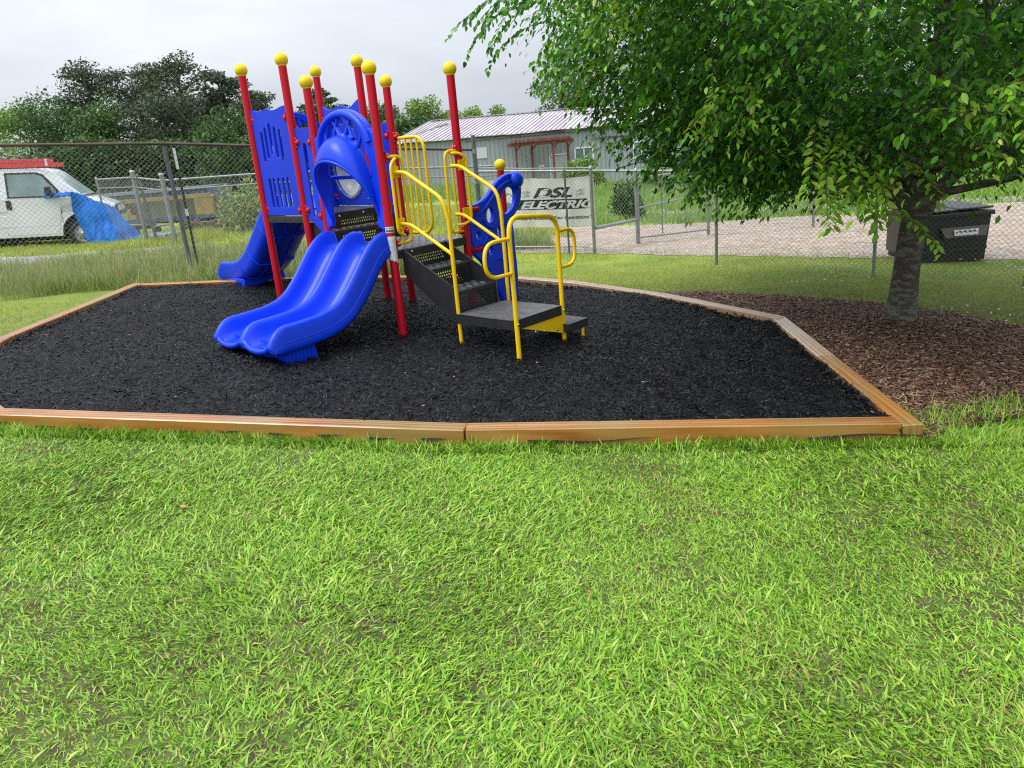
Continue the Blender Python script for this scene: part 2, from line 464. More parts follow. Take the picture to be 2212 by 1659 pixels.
# ground: green further out, soil-and-thatch under the near blades
def ground_mat():
    m = bpy.data.materials.new('grassy ground'); m.use_nodes = True
    N, L = m.node_tree.nodes, m.node_tree.links; b = N['Principled BSDF']; b.inputs['Roughness'].default_value = .95
    tc = N.new('ShaderNodeTexCoord')
    def nz(scale, det=5):
        n = N.new('ShaderNodeTexNoise'); n.inputs['Scale'].default_value = scale; n.inputs['Detail'].default_value = det; L.new(tc.outputs['Object'], n.inputs['Vector']); return n.outputs[0]
    r = N.new('ShaderNodeValToRGB'); e = r.color_ramp.elements
    e[0].position = .32; e[0].color = (.07, .042, .024, 1); e[1].position = .66; e[1].color = (.11, .15, .03, 1)
    k = e.new(.46); k.color = (.085, .085, .025, 1)
    L.new(nz(7), r.inputs[0])
    r2 = N.new('ShaderNodeValToRGB'); e = r2.color_ramp.elements
    e[0].position = .35; e[0].color = (.20, .30, .035, 1); e[1].position = .62; e[1].color = (.34, .42, .06, 1)
    L.new(nz(1.1, 7), r2.inputs[0])
    sx = N.new('ShaderNodeSeparateXYZ'); L.new(tc.outputs['Object'], sx.inputs[0])
    mr = N.new('ShaderNodeMapRange'); mr.inputs['From Min'].default_value = 7; mr.inputs['From Max'].default_value = 13; L.new(sx.outputs['Y'], mr.inputs[0])
    mx = N.new('ShaderNodeMix'); mx.data_type = 'RGBA'; L.new(mr.outputs[0], mx.inputs['Factor']); L.new(r.outputs[0], mx.inputs['A']); L.new(r2.outputs[0], mx.inputs['B'])
    L.new(mx.outputs['Result'], b.inputs['Base Color'])
    bp = N.new('ShaderNodeBump'); bp.inputs['Distance'].default_value = .03; L.new(nz(35), bp.inputs['Height']); L.new(bp.outputs[0], b.inputs['Normal'])
    return m
GROUND = ground_mat()
def gravel_mat(name, c1, c2, c3):
    m = bpy.data.materials.new(name); m.use_nodes = True
    N, L = m.node_tree.nodes, m.node_tree.links; b = N['Principled BSDF']; b.inputs['Roughness'].default_value = .8
    tc = N.new('ShaderNodeTexCoord')
    mp = N.new('ShaderNodeMapping'); mp.inputs['Scale'].default_value = (.45, 1.6, 1); L.new(tc.outputs['Object'], mp.inputs[0])
    n = N.new('ShaderNodeTexNoise'); n.inputs['Scale'].default_value = 1.3; n.inputs['Detail'].default_value = 7; L.new(mp.outputs[0], n.inputs['Vector'])
    v = N.new('ShaderNodeTexVoronoi'); v.inputs['Scale'].default_value = 16; L.new(tc.outputs['Object'], v.inputs['Vector'])
    r = N.new('ShaderNodeValToRGB'); e = r.color_ramp.elements; e[0].position = .35; e[0].color = (*c1, 1); e[1].position = .62; e[1].color = (*c2, 1)
    L.new(n.outputs[0], r.inputs[0])
    sp_ = N.new('ShaderNodeSeparateColor'); L.new(v.outputs['Color'], sp_.inputs[0])
    mr = N.new('ShaderNodeMapRange'); mr.inputs['From Min'].default_value = .55; mr.inputs['From Max'].default_value = .95; L.new(sp_.outputs[0], mr.inputs[0])
    mx = N.new('ShaderNodeMix'); mx.data_type = 'RGBA'; mx.inputs['B'].default_value = (*c3, 1); L.new(mr.outputs[0], mx.inputs['Factor']); L.new(r.outputs[0], mx.inputs['A'])
    L.new(mx.outputs['Result'], b.inputs['Base Color'])
    bp = N.new('ShaderNodeBump'); bp.inputs['Distance'].default_value = .03; L.new(v.outputs['Distance'], bp.inputs['Height']); L.new(bp.outputs[0], b.inputs['Normal'])
    return m
GRAVEL = gravel_mat('pinkish gravel', (.24, .175, .125), (.35, .275, .21), (.48, .42, .35))
GRAVEL2 = gravel_mat('grey wet gravel', (.16, .15, .15), (.25, .24, .25), (.36, .35, .36))

# ------------------------------------------------------------------ ground sheets
def axis(a, b, c, d, fine, coarse):
    """coordinates: coarse a..b, fine b..c, coarse c..d"""
    return np.unique(np.concatenate([np.linspace(a, b, coarse), np.linspace(b, c, fine), np.linspace(c, d, coarse)]))
def sheet(name, xs, ys, dz, m, kind='structure', mask=None, bumpf=None, **kw):
    X, Y = np.meshgrid(xs, ys); Z = terr(X, Y) + dz
    if bumpf is not None: Z = Z + bumpf(X, Y)
    V = np.stack([X.ravel(), Y.ravel(), Z.ravel()], 1); nx = len(xs); ny = len(ys)
    i, j = np.meshgrid(np.arange(nx - 1), np.arange(ny - 1)); a = (j * nx + i).ravel()
    F = np.stack([a, a + 1, a + nx + 1, a + nx], 1)
    if mask is not None:
        cx = V[F].mean(1); F = F[mask(cx[:, 0], cx[:, 1])]
        used = np.unique(F); mp = np.zeros(len(V), int); mp[used] = np.arange(len(used)); V = V[used]; F = mp[F]
    return link(name, np_mesh(name, V, F, True), m, kind=kind, **kw)
def wob(X, Y):
    return .012 * np.sin(X * 3.1 + 1.3 * np.sin(Y * 2.3)) * np.cos(Y * 2.7 + X)
sheet('ground', axis(-400, -16, 16, 400, 190, 40), np.unique(np.concatenate([np.linspace(-60, 0, 14), np.linspace(0, 24, 150), np.linspace(24, 90, 50), np.linspace(90, 600, 24)])), 0, GROUND)

BOX = [(-3.80, 5.34), (-.34, 4.705), (2.625, 4.60), (2.78, 7.48), (1.82, 8.78), (.95, 9.62), (.10, 10.12), (-2.42, 10.52), (-5.02, 10.56), (-5.12, 7.70), (-4.95, 6.50)]
BEDP = [(2.625, 4.58), (3.0, 4.76), (3.6, 5.0), (4.6, 5.35), (5.3, 6.0), (5.2, 6.9), (4.75, 7.75), (4.1, 8.45), (3.2, 8.95), (2.4, 9.28), (1.55, 9.28), (1.82, 8.78), (2.78, 7.48)]
def mulch_h(X, Y):
    return .022 * np.sin(X * 2.1 + .7) * np.cos(Y * 1.7) + .012 * np.sin(X * 7 + Y * 3) * np.sin(Y * 6 - X * 2)
FILL = .055
sheet('black_mulch_bed', np.linspace(-5.3, 3, 120), np.linspace(4.4, 10.8, 100), FILL, BED, mask=lambda x, y: in_poly(x, y, BOX), bumpf=mulch_h)
sheet('brown_mulch_bed', np.linspace(1.3, 5.5, 90), np.linspace(4.4, 9.5, 90), .02, BEDB, mask=lambda x, y: in_poly(x, y, BEDP))
def road_mask(x, y):
    return (y > 12.9 + .5 * np.sin(x * .8) * 0 - (x - 1.7) * .33) & (y < 18.4 + (x - 2.4) * .22 + .25 * np.sin(x * 1.1)) & (x > -1.5)
sheet('gravel_road', np.linspace(-1.5, 60, 200), np.linspace(0, 32, 180), .006, GRAVEL, mask=road_mask)
def drive_mask(x, y):
    return (y > 15.6 + .35 * np.sin(x * .7) + .15 * np.sin(x * 2.3)) & (y < 17.9 + .3 * np.sin(x * .9)) & (x < -6.2 + .5 * np.sin(y * 1.7))
sheet('gravel_drive', np.linspace(-50, -5, 180), np.linspace(14, 22, 60), .006, GRAVEL2, mask=drive_mask)
sheet('gravel_path', np.linspace(3, 30, 90), np.linspace(21, 23.5, 16), .006, GRAVEL2, mask=lambda x, y: (y > 21.4 + .1 * np.sin(x)) & (y < 23.0))

# ------------------------------------------------------------------ timber border
_tn = [0]
def timber(a, b, label, h=.145, w=.135, e0=0.0, e1=0.0):
    d = (Vector((*b, 0)) - Vector((*a, 0))).normalized()
    a = Vector((*a, 0)) + d * e0; b = Vector((*b, 0)) - d * e1; L_ = (b - a).length
    za, zb = tz(a.x, a.y), tz(b.x, b.y)
    m = MB(); m.box((L_ / 2, w / 2, h / 2), (L_ - .006, w, h), bev=.006)
    _tn[0] += 1
    return link('border_timber', m.mesh('timber'), WOODP if 4 <= _tn[0] <= 7 else WOOD, loc=(a.x, a.y, za - .018 + .0025 * (_tn[0] % 3)), rot=(0, -math.atan2(zb - za, L_), math.atan2(d.y, d.x)),
                label=label, cat='timber', group='timbers framing the mulch bed')
TL = [
    (0, 1, 'long orange front timber left of the joint, with pale top edge'),
    (1, 2, 'long orange front timber from the joint to the right corner, with two knots'),
    (2, 'm', 'wet timber running back from the front right corner'),
    ('m', 3, 'timber along the right side, farther half towards the tree trunk'),
    (3, 4, 'pale timber on the back right slant nearest the brown mulch'),
    (4, 5, 'middle pale timber on the back right slant behind the black mulch'),
    (5, 6, 'short timber at the far back beyond the stair railing'),
    (6, 7, 'back timber behind the red posts, next to the lawn'),
    (7, 8, 'orange back timber behind the far slide, below the tall weeds'),
    (8, 9, 'timber along the left side running from the weeds to the picture edge'),
    (9, 10, 'left side timber curving round at the picture edge'),
    (10, 0, 'short pale timber at the front left corner')]
MID = (2.70, 6.15)
for a, b, lab in TL:
    pa = MID if a == 'm' else BOX[a]; pb = MID if b == 'm' else BOX[b]
    timber(pa, pb, lab, e1=.137 if b == 2 else 0.0)

# ================================================================== playground structure
PHI = .81
ORG = Vector((-1.018, 7.39, .07))
EV = Vector((math.cos(PHI), math.sin(PHI))); NV = Vector((-math.sin(PHI), math.cos(PHI)))
PG = empty('playground_structure', ORG, PHI, label='red, blue and yellow playground climber with slides and stairs on black mulch', cat='playground')
def Zl(z): return z - .07
def lz(a, b):               # ground height (local) under a local point
    q = Vector((ORG.x, ORG.y)) + EV * a + NV * b
    return tz(q.x, q.y) + FILL - .07
def V3(a, b, z): return Vector((a, b, z - .07))
PP = {6: (0, 0), 3: (0, .99), 8: (.99, 0), 7: (.99, .99), 2: (.004, 1.359), 1: (-.013, 2.117), 5: (.906, 1.325), 4: (1.002, 2.24), 9: (2.183, .555)}
PT = {6: 2.57, 3: 2.56, 8: 2.57, 7: 2.56, 2: 2.81, 1: 2.80, 5: 2.80, 4: 2.80, 9: 1.595}
PR = .041
def clamp_mesh():
    m = MB()
    m.lathe([(.001, -.004), (.030, -.002), (.034, .012), (.034, .045), (.026, .055), (.001, .056)], 14, Matrix.Rotation(R(90), 4, 'Y'))
    m.box((0, 0, 0), (.012, .058, .105), bev=.004)
    arc = [(-.045 + .0462 * math.cos(R(t)), .0462 * math.sin(R(t))) for t in range(-55, 56, 11)]
    n_ = len(arc); m.add([(x, y, -.045) for x, y in arc] + [(x, y, .045) for x, y in arc], [(i, i + 1, n_ + i + 1, n_ + i) for i in range(n_ - 1)], True)
    m.cur = 1
    for z in (-.041, .041):
        for y in (-.017, .017): m.sphere((.006, y, z), .0065, 8, 5)
    return m.mesh('clamp')
CLAMP = clamp_mesh(); CLAMP.materials.append(RED); CLAMP.materials.append(STEEL)
BALL = MB().lathe([(.0405, .0), (.044, .006)] + [(.0675 * math.sin(t), .060 - .0675 * math.cos(t)) for t in [math.pi * (.22 + .78 * i / 14) for i in range(15)]], 28).mesh('ball_cap'); BALL.materials.append(YELB)
POSTS = {}
for k, (a, b) in PP.items():
    g = lz(a, b) - .12; top = Zl(PT[k]) - .052
    m = MB().tube([(0, 0, g), (0, 0, (g + top) / 2), (0, 0, top)], PR, 28)
    po = link('post', m.mesh('post'), RED, PG, loc=(a, b, 0))
    link('ball_cap', BALL, None, po, loc=(0, 0, top - .002))
    POSTS[k] = po
def clamp(k, z, ang):
    """clamp on post k at height z facing local direction ang (degrees)"""
    t = R(ang)
    link('clamp', CLAMP, None, POSTS[k], loc=((PR + .0035) * math.cos(t), (PR + .0035) * math.sin(t), Zl(z)), rot=(0, 0, t))
POSTS[6]['label'] = 'front red post with torn white paper label'
POSTS[9]['label'] = 'short red post beside the blue climber'

DECKHI = mat('raised deck pattern in glare tone', (.32, .32, .325), .3, metal=.4, var=.5, vscale=10)  # lighter tone paints the sky's glare onto the raised pattern
# ---- decks with raised slot pattern
def slot_deck(name, a0, a1, b0, b1, z, th=.08, parent=PG, pat=True, mtop=None):
    m = MB(); ca, cb = (a0 + a1) / 2, (b0 + b1) / 2
    m.box((ca, cb, Zl(z) - th / 2), (a1 - a0, b1 - b0, th), bev=.006)
    m.mi[:] = [0] * len(m.mi)
    m.cur = 1
    if pat:
        na = int((a1 - a0 - .03) / .046)
        nb = int((b1 - b0 - .03) / .105)
        for i in range(na):
            for j in range(nb):
                x = a0 + .02 + (i + .5) * (a1 - a0 - .04) / na
                y = b0 + .02 + (j + .5 + (.0 if i % 2 else .35)) * (b1 - b0 - .04) / (nb + .35)
                vs = [(x - .008, y - .036, 0), (x + .008, y - .036, 0), (x + .008, y + .036, 0), (x - .008, y + .036, 0), (x - .0035, y - .028, .006), (x + .0035, y - .028, .006), (x + .0035, y + .028, .006), (x - .0035, y + .028, .006)]
                vs = [(p[0], p[1], p[2] + Zl(z) + .0004) for p in vs]
                m.add(vs, [(4, 5, 6, 7), (0, 1, 5, 4), (1, 2, 6, 5), (2, 3, 7, 6), (3, 0, 4, 7)])
    return m.build(name, [BLK, mtop or DECKHI], parent)
def perf_grid(m, o, u, v, nu, nv, W_, H_, r, M=None, th=None):
    """perforated sheet: nu x nv octagonal holes, alternate rows staggered; o origin, u,v unit vectors"""
    o = Vector(o); u = Vector(u); v = Vector(v); n = u.cross(v); cu, cv = W_ / nu, H_ / nv
    for j in range(nv):
        off = .5 if j % 2 else 0
        for i in range(-1 if off else 0, nu):
            x0 = (i + off) * cu; x1 = x0 + cu
            x0c, x1c = max(x0, 0), min(x1, W_)
            y0 = j * cv; y1 = y0 + cv
            if x1c - x0c < cu * .9:
                if x1c - x0c > 1e-4:
                    m.add([o + u * p + v * q for p, q in ((x0c, y0), (x1c, y0), (x1c, y1), (x0c, y1))], [(0, 1, 2, 3)])
                continue
            cx, cy = (x0 + x1) / 2, (y0 + y1) / 2
            ring = [(cx + r * math.cos(R(22.5 + 45 * k)), cy + r * math.sin(R(22.5 + 45 * k))) for k in range(8)]
            vs = [(x1, y1), (x0, y1), (x0, y0), (x1, y0)] + ring
            fs = [(0, 4, 11, 3)[::-1], (0, 5, 4), (0, 1, 6, 5), (1, 7, 6), (1, 2, 8, 7), (2, 9, 8), (2, 3, 10, 9), (3, 11, 10)]
            m.add([o + u * p + v * q for p, q in vs], fs)
            m.add([o + u * p + v * q for p, q in ring] + [o + u * p + v * q - n * .004 for p, q in ring], [(k, (k + 1) % 8, 8 + (k + 1) % 8, 8 + k) for k in range(8)])
ld = slot_deck('lower_deck', .03, .96, -.03, .98, .955)
ud_quads = [(-.0, 1.2), (.93, 1.2), (.98, 2.2), (0.0, 2.1)]
def quad_deck():
    m = MB(); n = len(ud_quads); z1, z0 = Zl(1.287), Zl(1.215)
    vs = [(x, y, z1) for x, y in ud_quads] + [(x, y, z0) for x, y in ud_quads]
    m.add(vs, [(0, 1, 2, 3), (7, 6, 5, 4)] + [(4 + i, 4 + (i + 1) % 4, (i + 1) % 4, i) for i in range(4)])
    return m.build('upper_deck', BLKW, PG)
quad_deck()
# beam under panel between the two left posts, with bolt holes
m = MB(); A12 = Vector((*PP[1], 0)); B12 = Vector((*PP[2], 0)); d12 = (B12 - A12).normalized(); n12 = Vector((-d12.y, d12.x, 0))
F12 = frame((A12.x, A12.y, -.07), d12, (0, 0, 1))
m.box(((B12 - A12).length / 2, 1.25, 0), ((B12 - A12).length - .085, .066, .03), M=F12, bev=.003)
m.cur = 1
for s in (.14, .19, .36, .47, .62):
    m.lathe([(.001, .003), (.009, .003), (.010, 0)], 10, F12 @ Matrix.Translation((s, 1.25, -.0165)) @ Matrix.Rotation(math.pi, 4, 'X'))
    m.lathe([(.001, .003), (.009, .003), (.010, 0)], 10, F12 @ Matrix.Translation((s, 1.25, .0165)))
m.build('deck_beam', [BLK, DARK], PG)

# ---- steps between the decks
def step_riser(name, a0, a1, b, z0, z1, rows, parent=PG, holes=True):
    m = MB(); Hh = z1 - z0
    bd = .022
    if not holes:
        m.box(((a0 + a1) / 2, b, Zl((z0 + z1) / 2)), (a1 - a0, .006, Hh)); return m.build(name, BLK, parent)
    hz = rows * .029
    z_h0 = z0 + (Hh - hz) * .35
    m.box(((a0 + a1) / 2, b, Zl((z0 + z_h0) / 2)), (a1 - a0, .004, z_h0 - z0))
    m.box(((a0 + a1) / 2, b, Zl((z_h0 + hz + z1) / 2)), (a1 - a0, .004, z1 - z_h0 - hz))
    for s_ in (a0 + .025, a1 - .025): m.box((s_, b, Zl(z_h0 + hz / 2)), (.05, .004, hz))
    nu = int((a1 - a0 - .1) / .029)
    perf_grid(m, (a0 + .05, b - .002, Zl(z_h0)), (1, 0, 0), (0, 0, 1), nu, rows, a1 - a0 - .1, hz, .0098)
    return m.build(name, BLK, parent)
step_riser('step_riser', .05, .93, 1.0, .957, 1.118, 3)
step_riser('step_riser', .05, .93, 1.195, 1.125, 1.285, 3)
slot_deck('step_tread', .05, .93, .995, 1.205, 1.122, th=.012)
for a_ in (.035, .945):
    m = MB(); pts = [(.93, .90), (.93, 1.0), (1.03, 1.16), (1.2, 1.29), (1.33, 1.29), (1.33, 1.05), (1.26, .96), (1.10, .84), (1.0, .84)]
    me = plate_mesh('step_side_plate', pts, [], .008, .001, frame((a_, 0, -.07), (0, 1, 0), (0, 0, 1)))
    link('step_side_plate', me, BLK, PG)
bolt_m = MB().lathe([(.001, .006), (.010, .005), (.014, .001), (.014, -.001)], 12).mesh('bolt'); bolt_m.materials.append(STEEL)
for (a_, z_) in ((.16, 1.235), (.30, 1.245), (.62, 1.25), (.80, 1.25)):
    link('bolt', bolt_m, None, PG, loc=(a_, 1.190, Zl(z_)), rot=(R(90), 0, 0))

# ---- front stairs (run towards -b)
SA0, SA1 = .10, .66
stairs = empty('stairs'); stairs.parent = PG
ZT = [.955, .765, .572, .382]; BT = [-.045, -.355, -.665]
for a_ in (SA0, SA1):
    outl = [(-.02, .962), (-.69, .625), (-.69, .335), (-.60, .33), (-.02, .72)]
    me = plate_mesh('side_plate', outl, [], .007, .001, frame((a_, 0, -.07), (0, 1, 0), (0, 0, 1)))
    link('side_plate', me, BLK, stairs)
    m = MB().tube([V3(a_, -.02, .965), V3(a_, -.69, .628), V3(a_, -.69, .335)], .006, 6); m.build('plate_edge', BLK, stairs)
for i in range(3):
    rr = step_riser('stair_riser', SA0 + .004, SA1 - .004, BT[i], ZT[i + 1], ZT[i] - .002, (3, 5, 5)[i], parent=stairs)
for i in range(2):
    tr = slot_deck('stair_tread', SA0 + .004, SA1 - .004, BT[i + 1] - .004, BT[i] + .002, ZT[i + 1] + .006, th=.012, parent=stairs, mtop=BLKW)
for (a_, z_) in ((.20, .925), (.56, .925)):
    link('bolt', bolt_m, None, stairs, loc=(a_, BT[0] - .004, Zl(z_)), rot=(R(90), 0, 0))
def plate_frame(name, poly, z, th, perf):
    m = MB(); n = len(poly); z1, z0 = Zl(z), Zl(z) - th
    c = Vector((sum(p[0] for p in poly) / n, sum(p[1] for p in poly) / n))
    vs = [(x, y, z1) for x, y in poly] + [(x, y, z0) for x, y in poly]
    m.add(vs, [(i, 4 + i if n == 4 else n + i, n + (i + 1) % n, (i + 1) % n) for i in range(n)])
    # rolled rim
    m.tube([(x, y, z1 - .001) for x, y in poly], .004, 6, closed=True)
    xs = [p[0] for p in poly]; ys = [p[1] for p in poly]
    x0, x1, y0, y1 = min(xs) + .002, max(xs) - .002, min(ys) + .002, max(ys) - .002
    nu, nv = int((x1 - x0) / .026), int((y1 - y0) / .023)
    mm = MB(); perf_grid(mm, (x0, y0, z1 - .002), (1, 0, 0), (0, 1, 0), nu, nv, x1 - x0, y1 - y0, .0072)
    # clip cells outside the outline
    F = np.array([in_poly(np.mean([mm.v[i][0] for i in f]), np.mean([mm.v[i][1] for i in f]), poly) for f in mm.f]).ravel()
    m.cur = 1
    m.add(mm.v, [f for f, k in zip(mm.f, F) if k])
    for i in range(nu):
        xx = x0 + (i + .5) * (x1 - x0) / nu
        yy = [y0 + j * .0115 for j in range(int((y1 - y0) / .0115))]
        yy = [q for q in yy if bool(in_poly(xx, q, poly))]
        if len(yy) > 4:
            m.cur = 2
            m.box((xx + .013, (yy[0] + yy[-1]) / 2, z1 + .0005), (.006, yy[-1] - yy[0], .003))  # pale bars paint the bright reflected stripes across the plate
    return m.build(name, [BLK, BLKW, DECKHI], stairs)
plate_frame('landing', [(.085, -.68), (.085, -1.42), (.73, -1.42), (.73, -.74), (.64, -.68)], .385, .085, True)
plate_frame('bottom_step', [(.75, -1.10), (.75, -1.47), (1.05, -1.47), (1.05, -1.10)], .205, .075, True)
for (a_, b_, z_) in ((.082, -.85, .34), (.082, -1.05, .34), (.082, -1.25, .335), (.33, -1.424, .345), (.47, -1.424, .345)):
    link('bolt_hole', MB().sphere((0, 0, 0), .010, 8, 5).mesh('h'), DARK, stairs, loc=(a_, b_, Zl(z_)))
me = plate_mesh('step_bracket', [(.17, .30), (.74, .30), (.80, .29), (.80, .12), (.74, .125)], [], .006, .001, frame((0, -1.405, -.07), (1, 0, 0), (0, 0, 1)))
br = link('step_bracket', me, YEL, stairs, label='yellow bracket plate joining the landing and the bottom step')
for (a_, z_) in ((.36, .225), (.48, .205), (.66, .175)):
    link('bolt', bolt_m, None, stairs, loc=(a_, -1.412, Zl(z_)), rot=(R(90), 0, 0))
m = MB(); m.tube([V3(.985, -1.45, .2), V3(.985, -1.45, -.1)], .016, 12); m.build('step_leg', YEL, stairs)
m = MB(); m.tube([V3(.985, -1.13, .2), V3(.985, -1.13, -.1)], .016, 12); m.build('step_leg', YEL, stairs)
m = MB(); m.tube([V3(.70, -.72, .37), V3(.70, -.72, -.1)], .016, 12); m.build('step_leg', YEL, stairs)
m = MB(); m.tube([V3(.13, -1.38, .37), V3(.13, -1.38, -.1)], .016, 12)

# ---- hoop handrail with side loops
RT = .0205
hoop = MB(); hoop.tube(fillet([V3(.075, -1.45, -.1), V3(.075, -1.45, 1.265), V3(.79, -1.38, 1.19), V3(.79, -1.38, -.1)], .16, 8), RT, 14)
ho = hoop.build('hoop_handrail', YEL, PG)
MB().tube(fillet([V3(.075, -1.45, 1.09), V3(-.24, -1.45, 1.09), V3(-.24, -1.45, .80), V3(.075, -1.45, .80)], .145, 8), .0165, 12).build('side_loop', YEL, ho)
MB().tube(fillet([V3(.79, -1.38, 1.05), V3(1.05, -1.36, 1.05), V3(1.05, -1.36, .72), V3(.79, -1.38, .72)], .155, 8), .0165, 12).build('side_loop', YEL, ho)
for (a_, b_, z_) in ((.075, -1.472, .36), (.79, -1.402, .33)):
    link('bolt', bolt_m, None, ho, loc=(a_, b_, Zl(z_)), rot=(R(90), 0, 0))

# ---- stair handrails with their guard loops
def handrail(aw, ap, bend_z, sgn, foot, label):
    """aw: where the rail starts; ap: post line; sgn: -1 near guard at the front post, +1 far guard"""
    h = MB()
    h.tube(fillet([V3(aw, -.08, 1.672), V3(ap, -.20, 1.668), V3(ap, -.67, 1.42), V3(foot[0], foot[1], 1.22), V3(foot[0], foot[1], -.1)], [.05, .09, .02], 6), .018, 12)
    o = h.build('handrail', YEL, PG, label=label)
    MB().tube(fillet([V3(aw, -.08, 1.205), V3(ap, -.19, 1.20), V3(foot[0], foot[1], .93)], .07, 6), .0165, 12).build('lower_rail', YEL, o)
    return o
hr1 = handrail(.05, .095, 1.4, -1, (.112, -.70), 'near yellow stair handrail reaching the mulch')
hr2 = handrail(.80, .80, 1.4, 1, (.80, -.70), 'far yellow stair handrail')
def guard(a0, s, label):
    """bent tube guard on a post at a=a0 reaching s along a, with an inner bar and an outer bracket loop"""
    g = MB()
    g.tube(fillet([V3(a0 + s * .055, -.02, 1.812), V3(a0 + s * .22, -.03, 1.812), V3(a0 + s * .235, -.03, 1.02), V3(a0 + s * .055, -.02, 1.02)], [.09, .07], 7), .0155, 12)
    g.tube([V3(a0 + s * .13, -.03, 1.81), V3(a0 + s * .13, -.03, 1.02)], .0125, 10)
    o = g.build('stair_guard', YEL, PG, label=label)
    q = MB()
    q.tube(fillet([V3(a0 + s * .14, -.035, 1.79), V3(a0 + s * .085, -.09, 1.79), V3(a0 + s * .01, -.115, 1.74), V3(a0 + s * .01, -.115, 1.13), V3(a0 + s * .10, -.09, 1.09), V3(a0 + s * .14, -.035, 1.09)], .05, 5), .0145, 12)
    for z_ in (1.205, 1.672): q.box((a0 + s * .06, -.10, Zl(z_)), (.10, .010, .10), bev=.002)
    q.build('bracket_loop', YEL, o)
    return o
guard(0, 1, 'stair guard on the front post'); guard(.99, -1, 'stair guard on the right-hand post')
clamp(6, 1.812, 0); clamp(6, 1.02, 0); clamp(8, 1.812, 180); clamp(8, 1.02, 180)

# ---- yellow bar barrier between the two far right posts
g = MB()
g.tube(fillet([V3(.99, .94, 1.985), V3(.99, .50, 1.985), V3(.99, .50, .985), V3(.99, .94, .985)], [.16, .16], 8), .0175, 12)
bar = g.build('bar_barrier', YEL, PG)
for b_ in (.885, .79, .70, .61): MB().tube([V3(.99, b_, 1.985), V3(.99, b_, .985)], .0125, 10).build('bar', YEL, bar)
g = MB(); g.tube([V3(.99, .60, .985), V3(.99, .60, .93)], .0125, 8); g.build('bar_foot', YEL, bar)
clamp(7, 2.0, -90); clamp(7, 1.0, -90)

# ---- blue sheet panels
def wallplate(name, k0, k1, outline, holes, t, label=None, mt=BLU2, off=0.0):
    A = Vector((*PP[k0], 0)); B = Vector((*PP[k1], 0)); d = (B - A).normalized(); nn = Vector((-d.y, d.x, 0))
    M = frame((A.x + nn.x * off, A.y + nn.y * off, -.07), d, (0, 0, 1))
    return link(name, plate_mesh(name, outline, holes, t, .003, M), mt, PG, label=label), M
slots = []
for x, zt, zb in ((.188, 2.168, 1.853), (.265, 2.209, 1.888), (.352, 2.244, 1.921), (.438, 2.206, 1.888), (.528, 2.172, 1.846)): slots.append(slot(x - .006, zb, x + .006, zt, .043))
for x in (.200, .280, .370, .461, .546): slots.append(slot(x, 1.372, x, 1.690, .043))
top12 = catmull([(.055, 2.392), (.11, 2.392), (.18, 2.374), (.25, 2.370), (.30, 2.382), (.36, 2.389), (.41, 2.374), (.45, 2.366), (.53, 2.37), (.62, 2.388), (.70, 2.395)], 3)
p12, M12 = wallplate('slotted_panel', 1, 2, [(.705, 1.295), (.705, 2.394)] + top12[::-1][1:] + [(.055, 1.295)], slots, .022, 'blue slotted panel between the two left posts')
m = MB(); m.box((.338, 1.818, .014), (.055, .045, .012), M=M12, bev=.005); m.cur = 1
m.sphere((.326, 1.818, .021), .006, 8, 5, M12); m.sphere((.350, 1.818, .021), .006, 8, 5, M12)
m2 = MB(); m2.box((.338, 1.818, -.016), (.055, .045, .012), M=M12, bev=.005); m2.cur = 1
m2.sphere((.326, 1.818, -.023), .006, 8, 5, M12); m2.sphere((.350, 1.818, -.023), .006, 8, 5, M12)
m2.build('panel_latch', [BLU, STEEL], p12)
for k, z in ((1, 2.297), (1, 1.366)): clamp(k, z, -75)
for k, z in ((2, 2.278), (2, 1.347)): clamp(k, z, 90)
# panel between the two middle left posts (beside the steps) and its partner on the far side
sl = [slot(.185, 1.27, .185, 2.01, .055)]
for (k0, k1, lab) in ((2, 3, 'blue side panel with one long slot beside the steps, near side'), (5, 7, 'far side panel beside the steps')):
    L_ = (Vector(PP[k1]) - Vector(PP[k0])).length
    wallplate('step_side_panel', k0, k1, [(.045, 1.27), (.13, 1.22), (L_ - .10, 1.12), (L_ - .045, 1.12), (L_ - .045, 2.155), (.045, 2.155)], sl, .02, lab)
clamp(2, 2.022, -90); clamp(2, 1.347, -90); clamp(3, 2.013, 90); clamp(3, 1.289, 90)
clamp(5, 2.02, -75); clamp(7, 2.02, 100); clamp(7, 1.3, 100)
# panel with bubble window on the far side of the upper deck
top45 = catmull([(.05, 2.42), (.09, 2.405), (.20, 2.372), (.33, 2.382), (.46, 2.40), (.58, 2.37), (.66, 2.36), (.76, 2.40), (.84, 2.43), (.87, 2.43)], 3)
L45 = .919
p45, M45 = wallplate('bubble_panel', 4, 5, [(.87, 1.295), (.87, 2.43)] + top45[::-1][1:] + [(.05, 1.295)], [ellipse(.43, 1.70, .30, .30, 28), ellipse(.44, 2.225, .030, .036), ellipse(.237, 2.165, .028, .036), ellipse(.649, 2.165, .028, .036), ellipse(.56, 2.25, .02, .03)], .022, 'blue panel holding the clear bubble window')
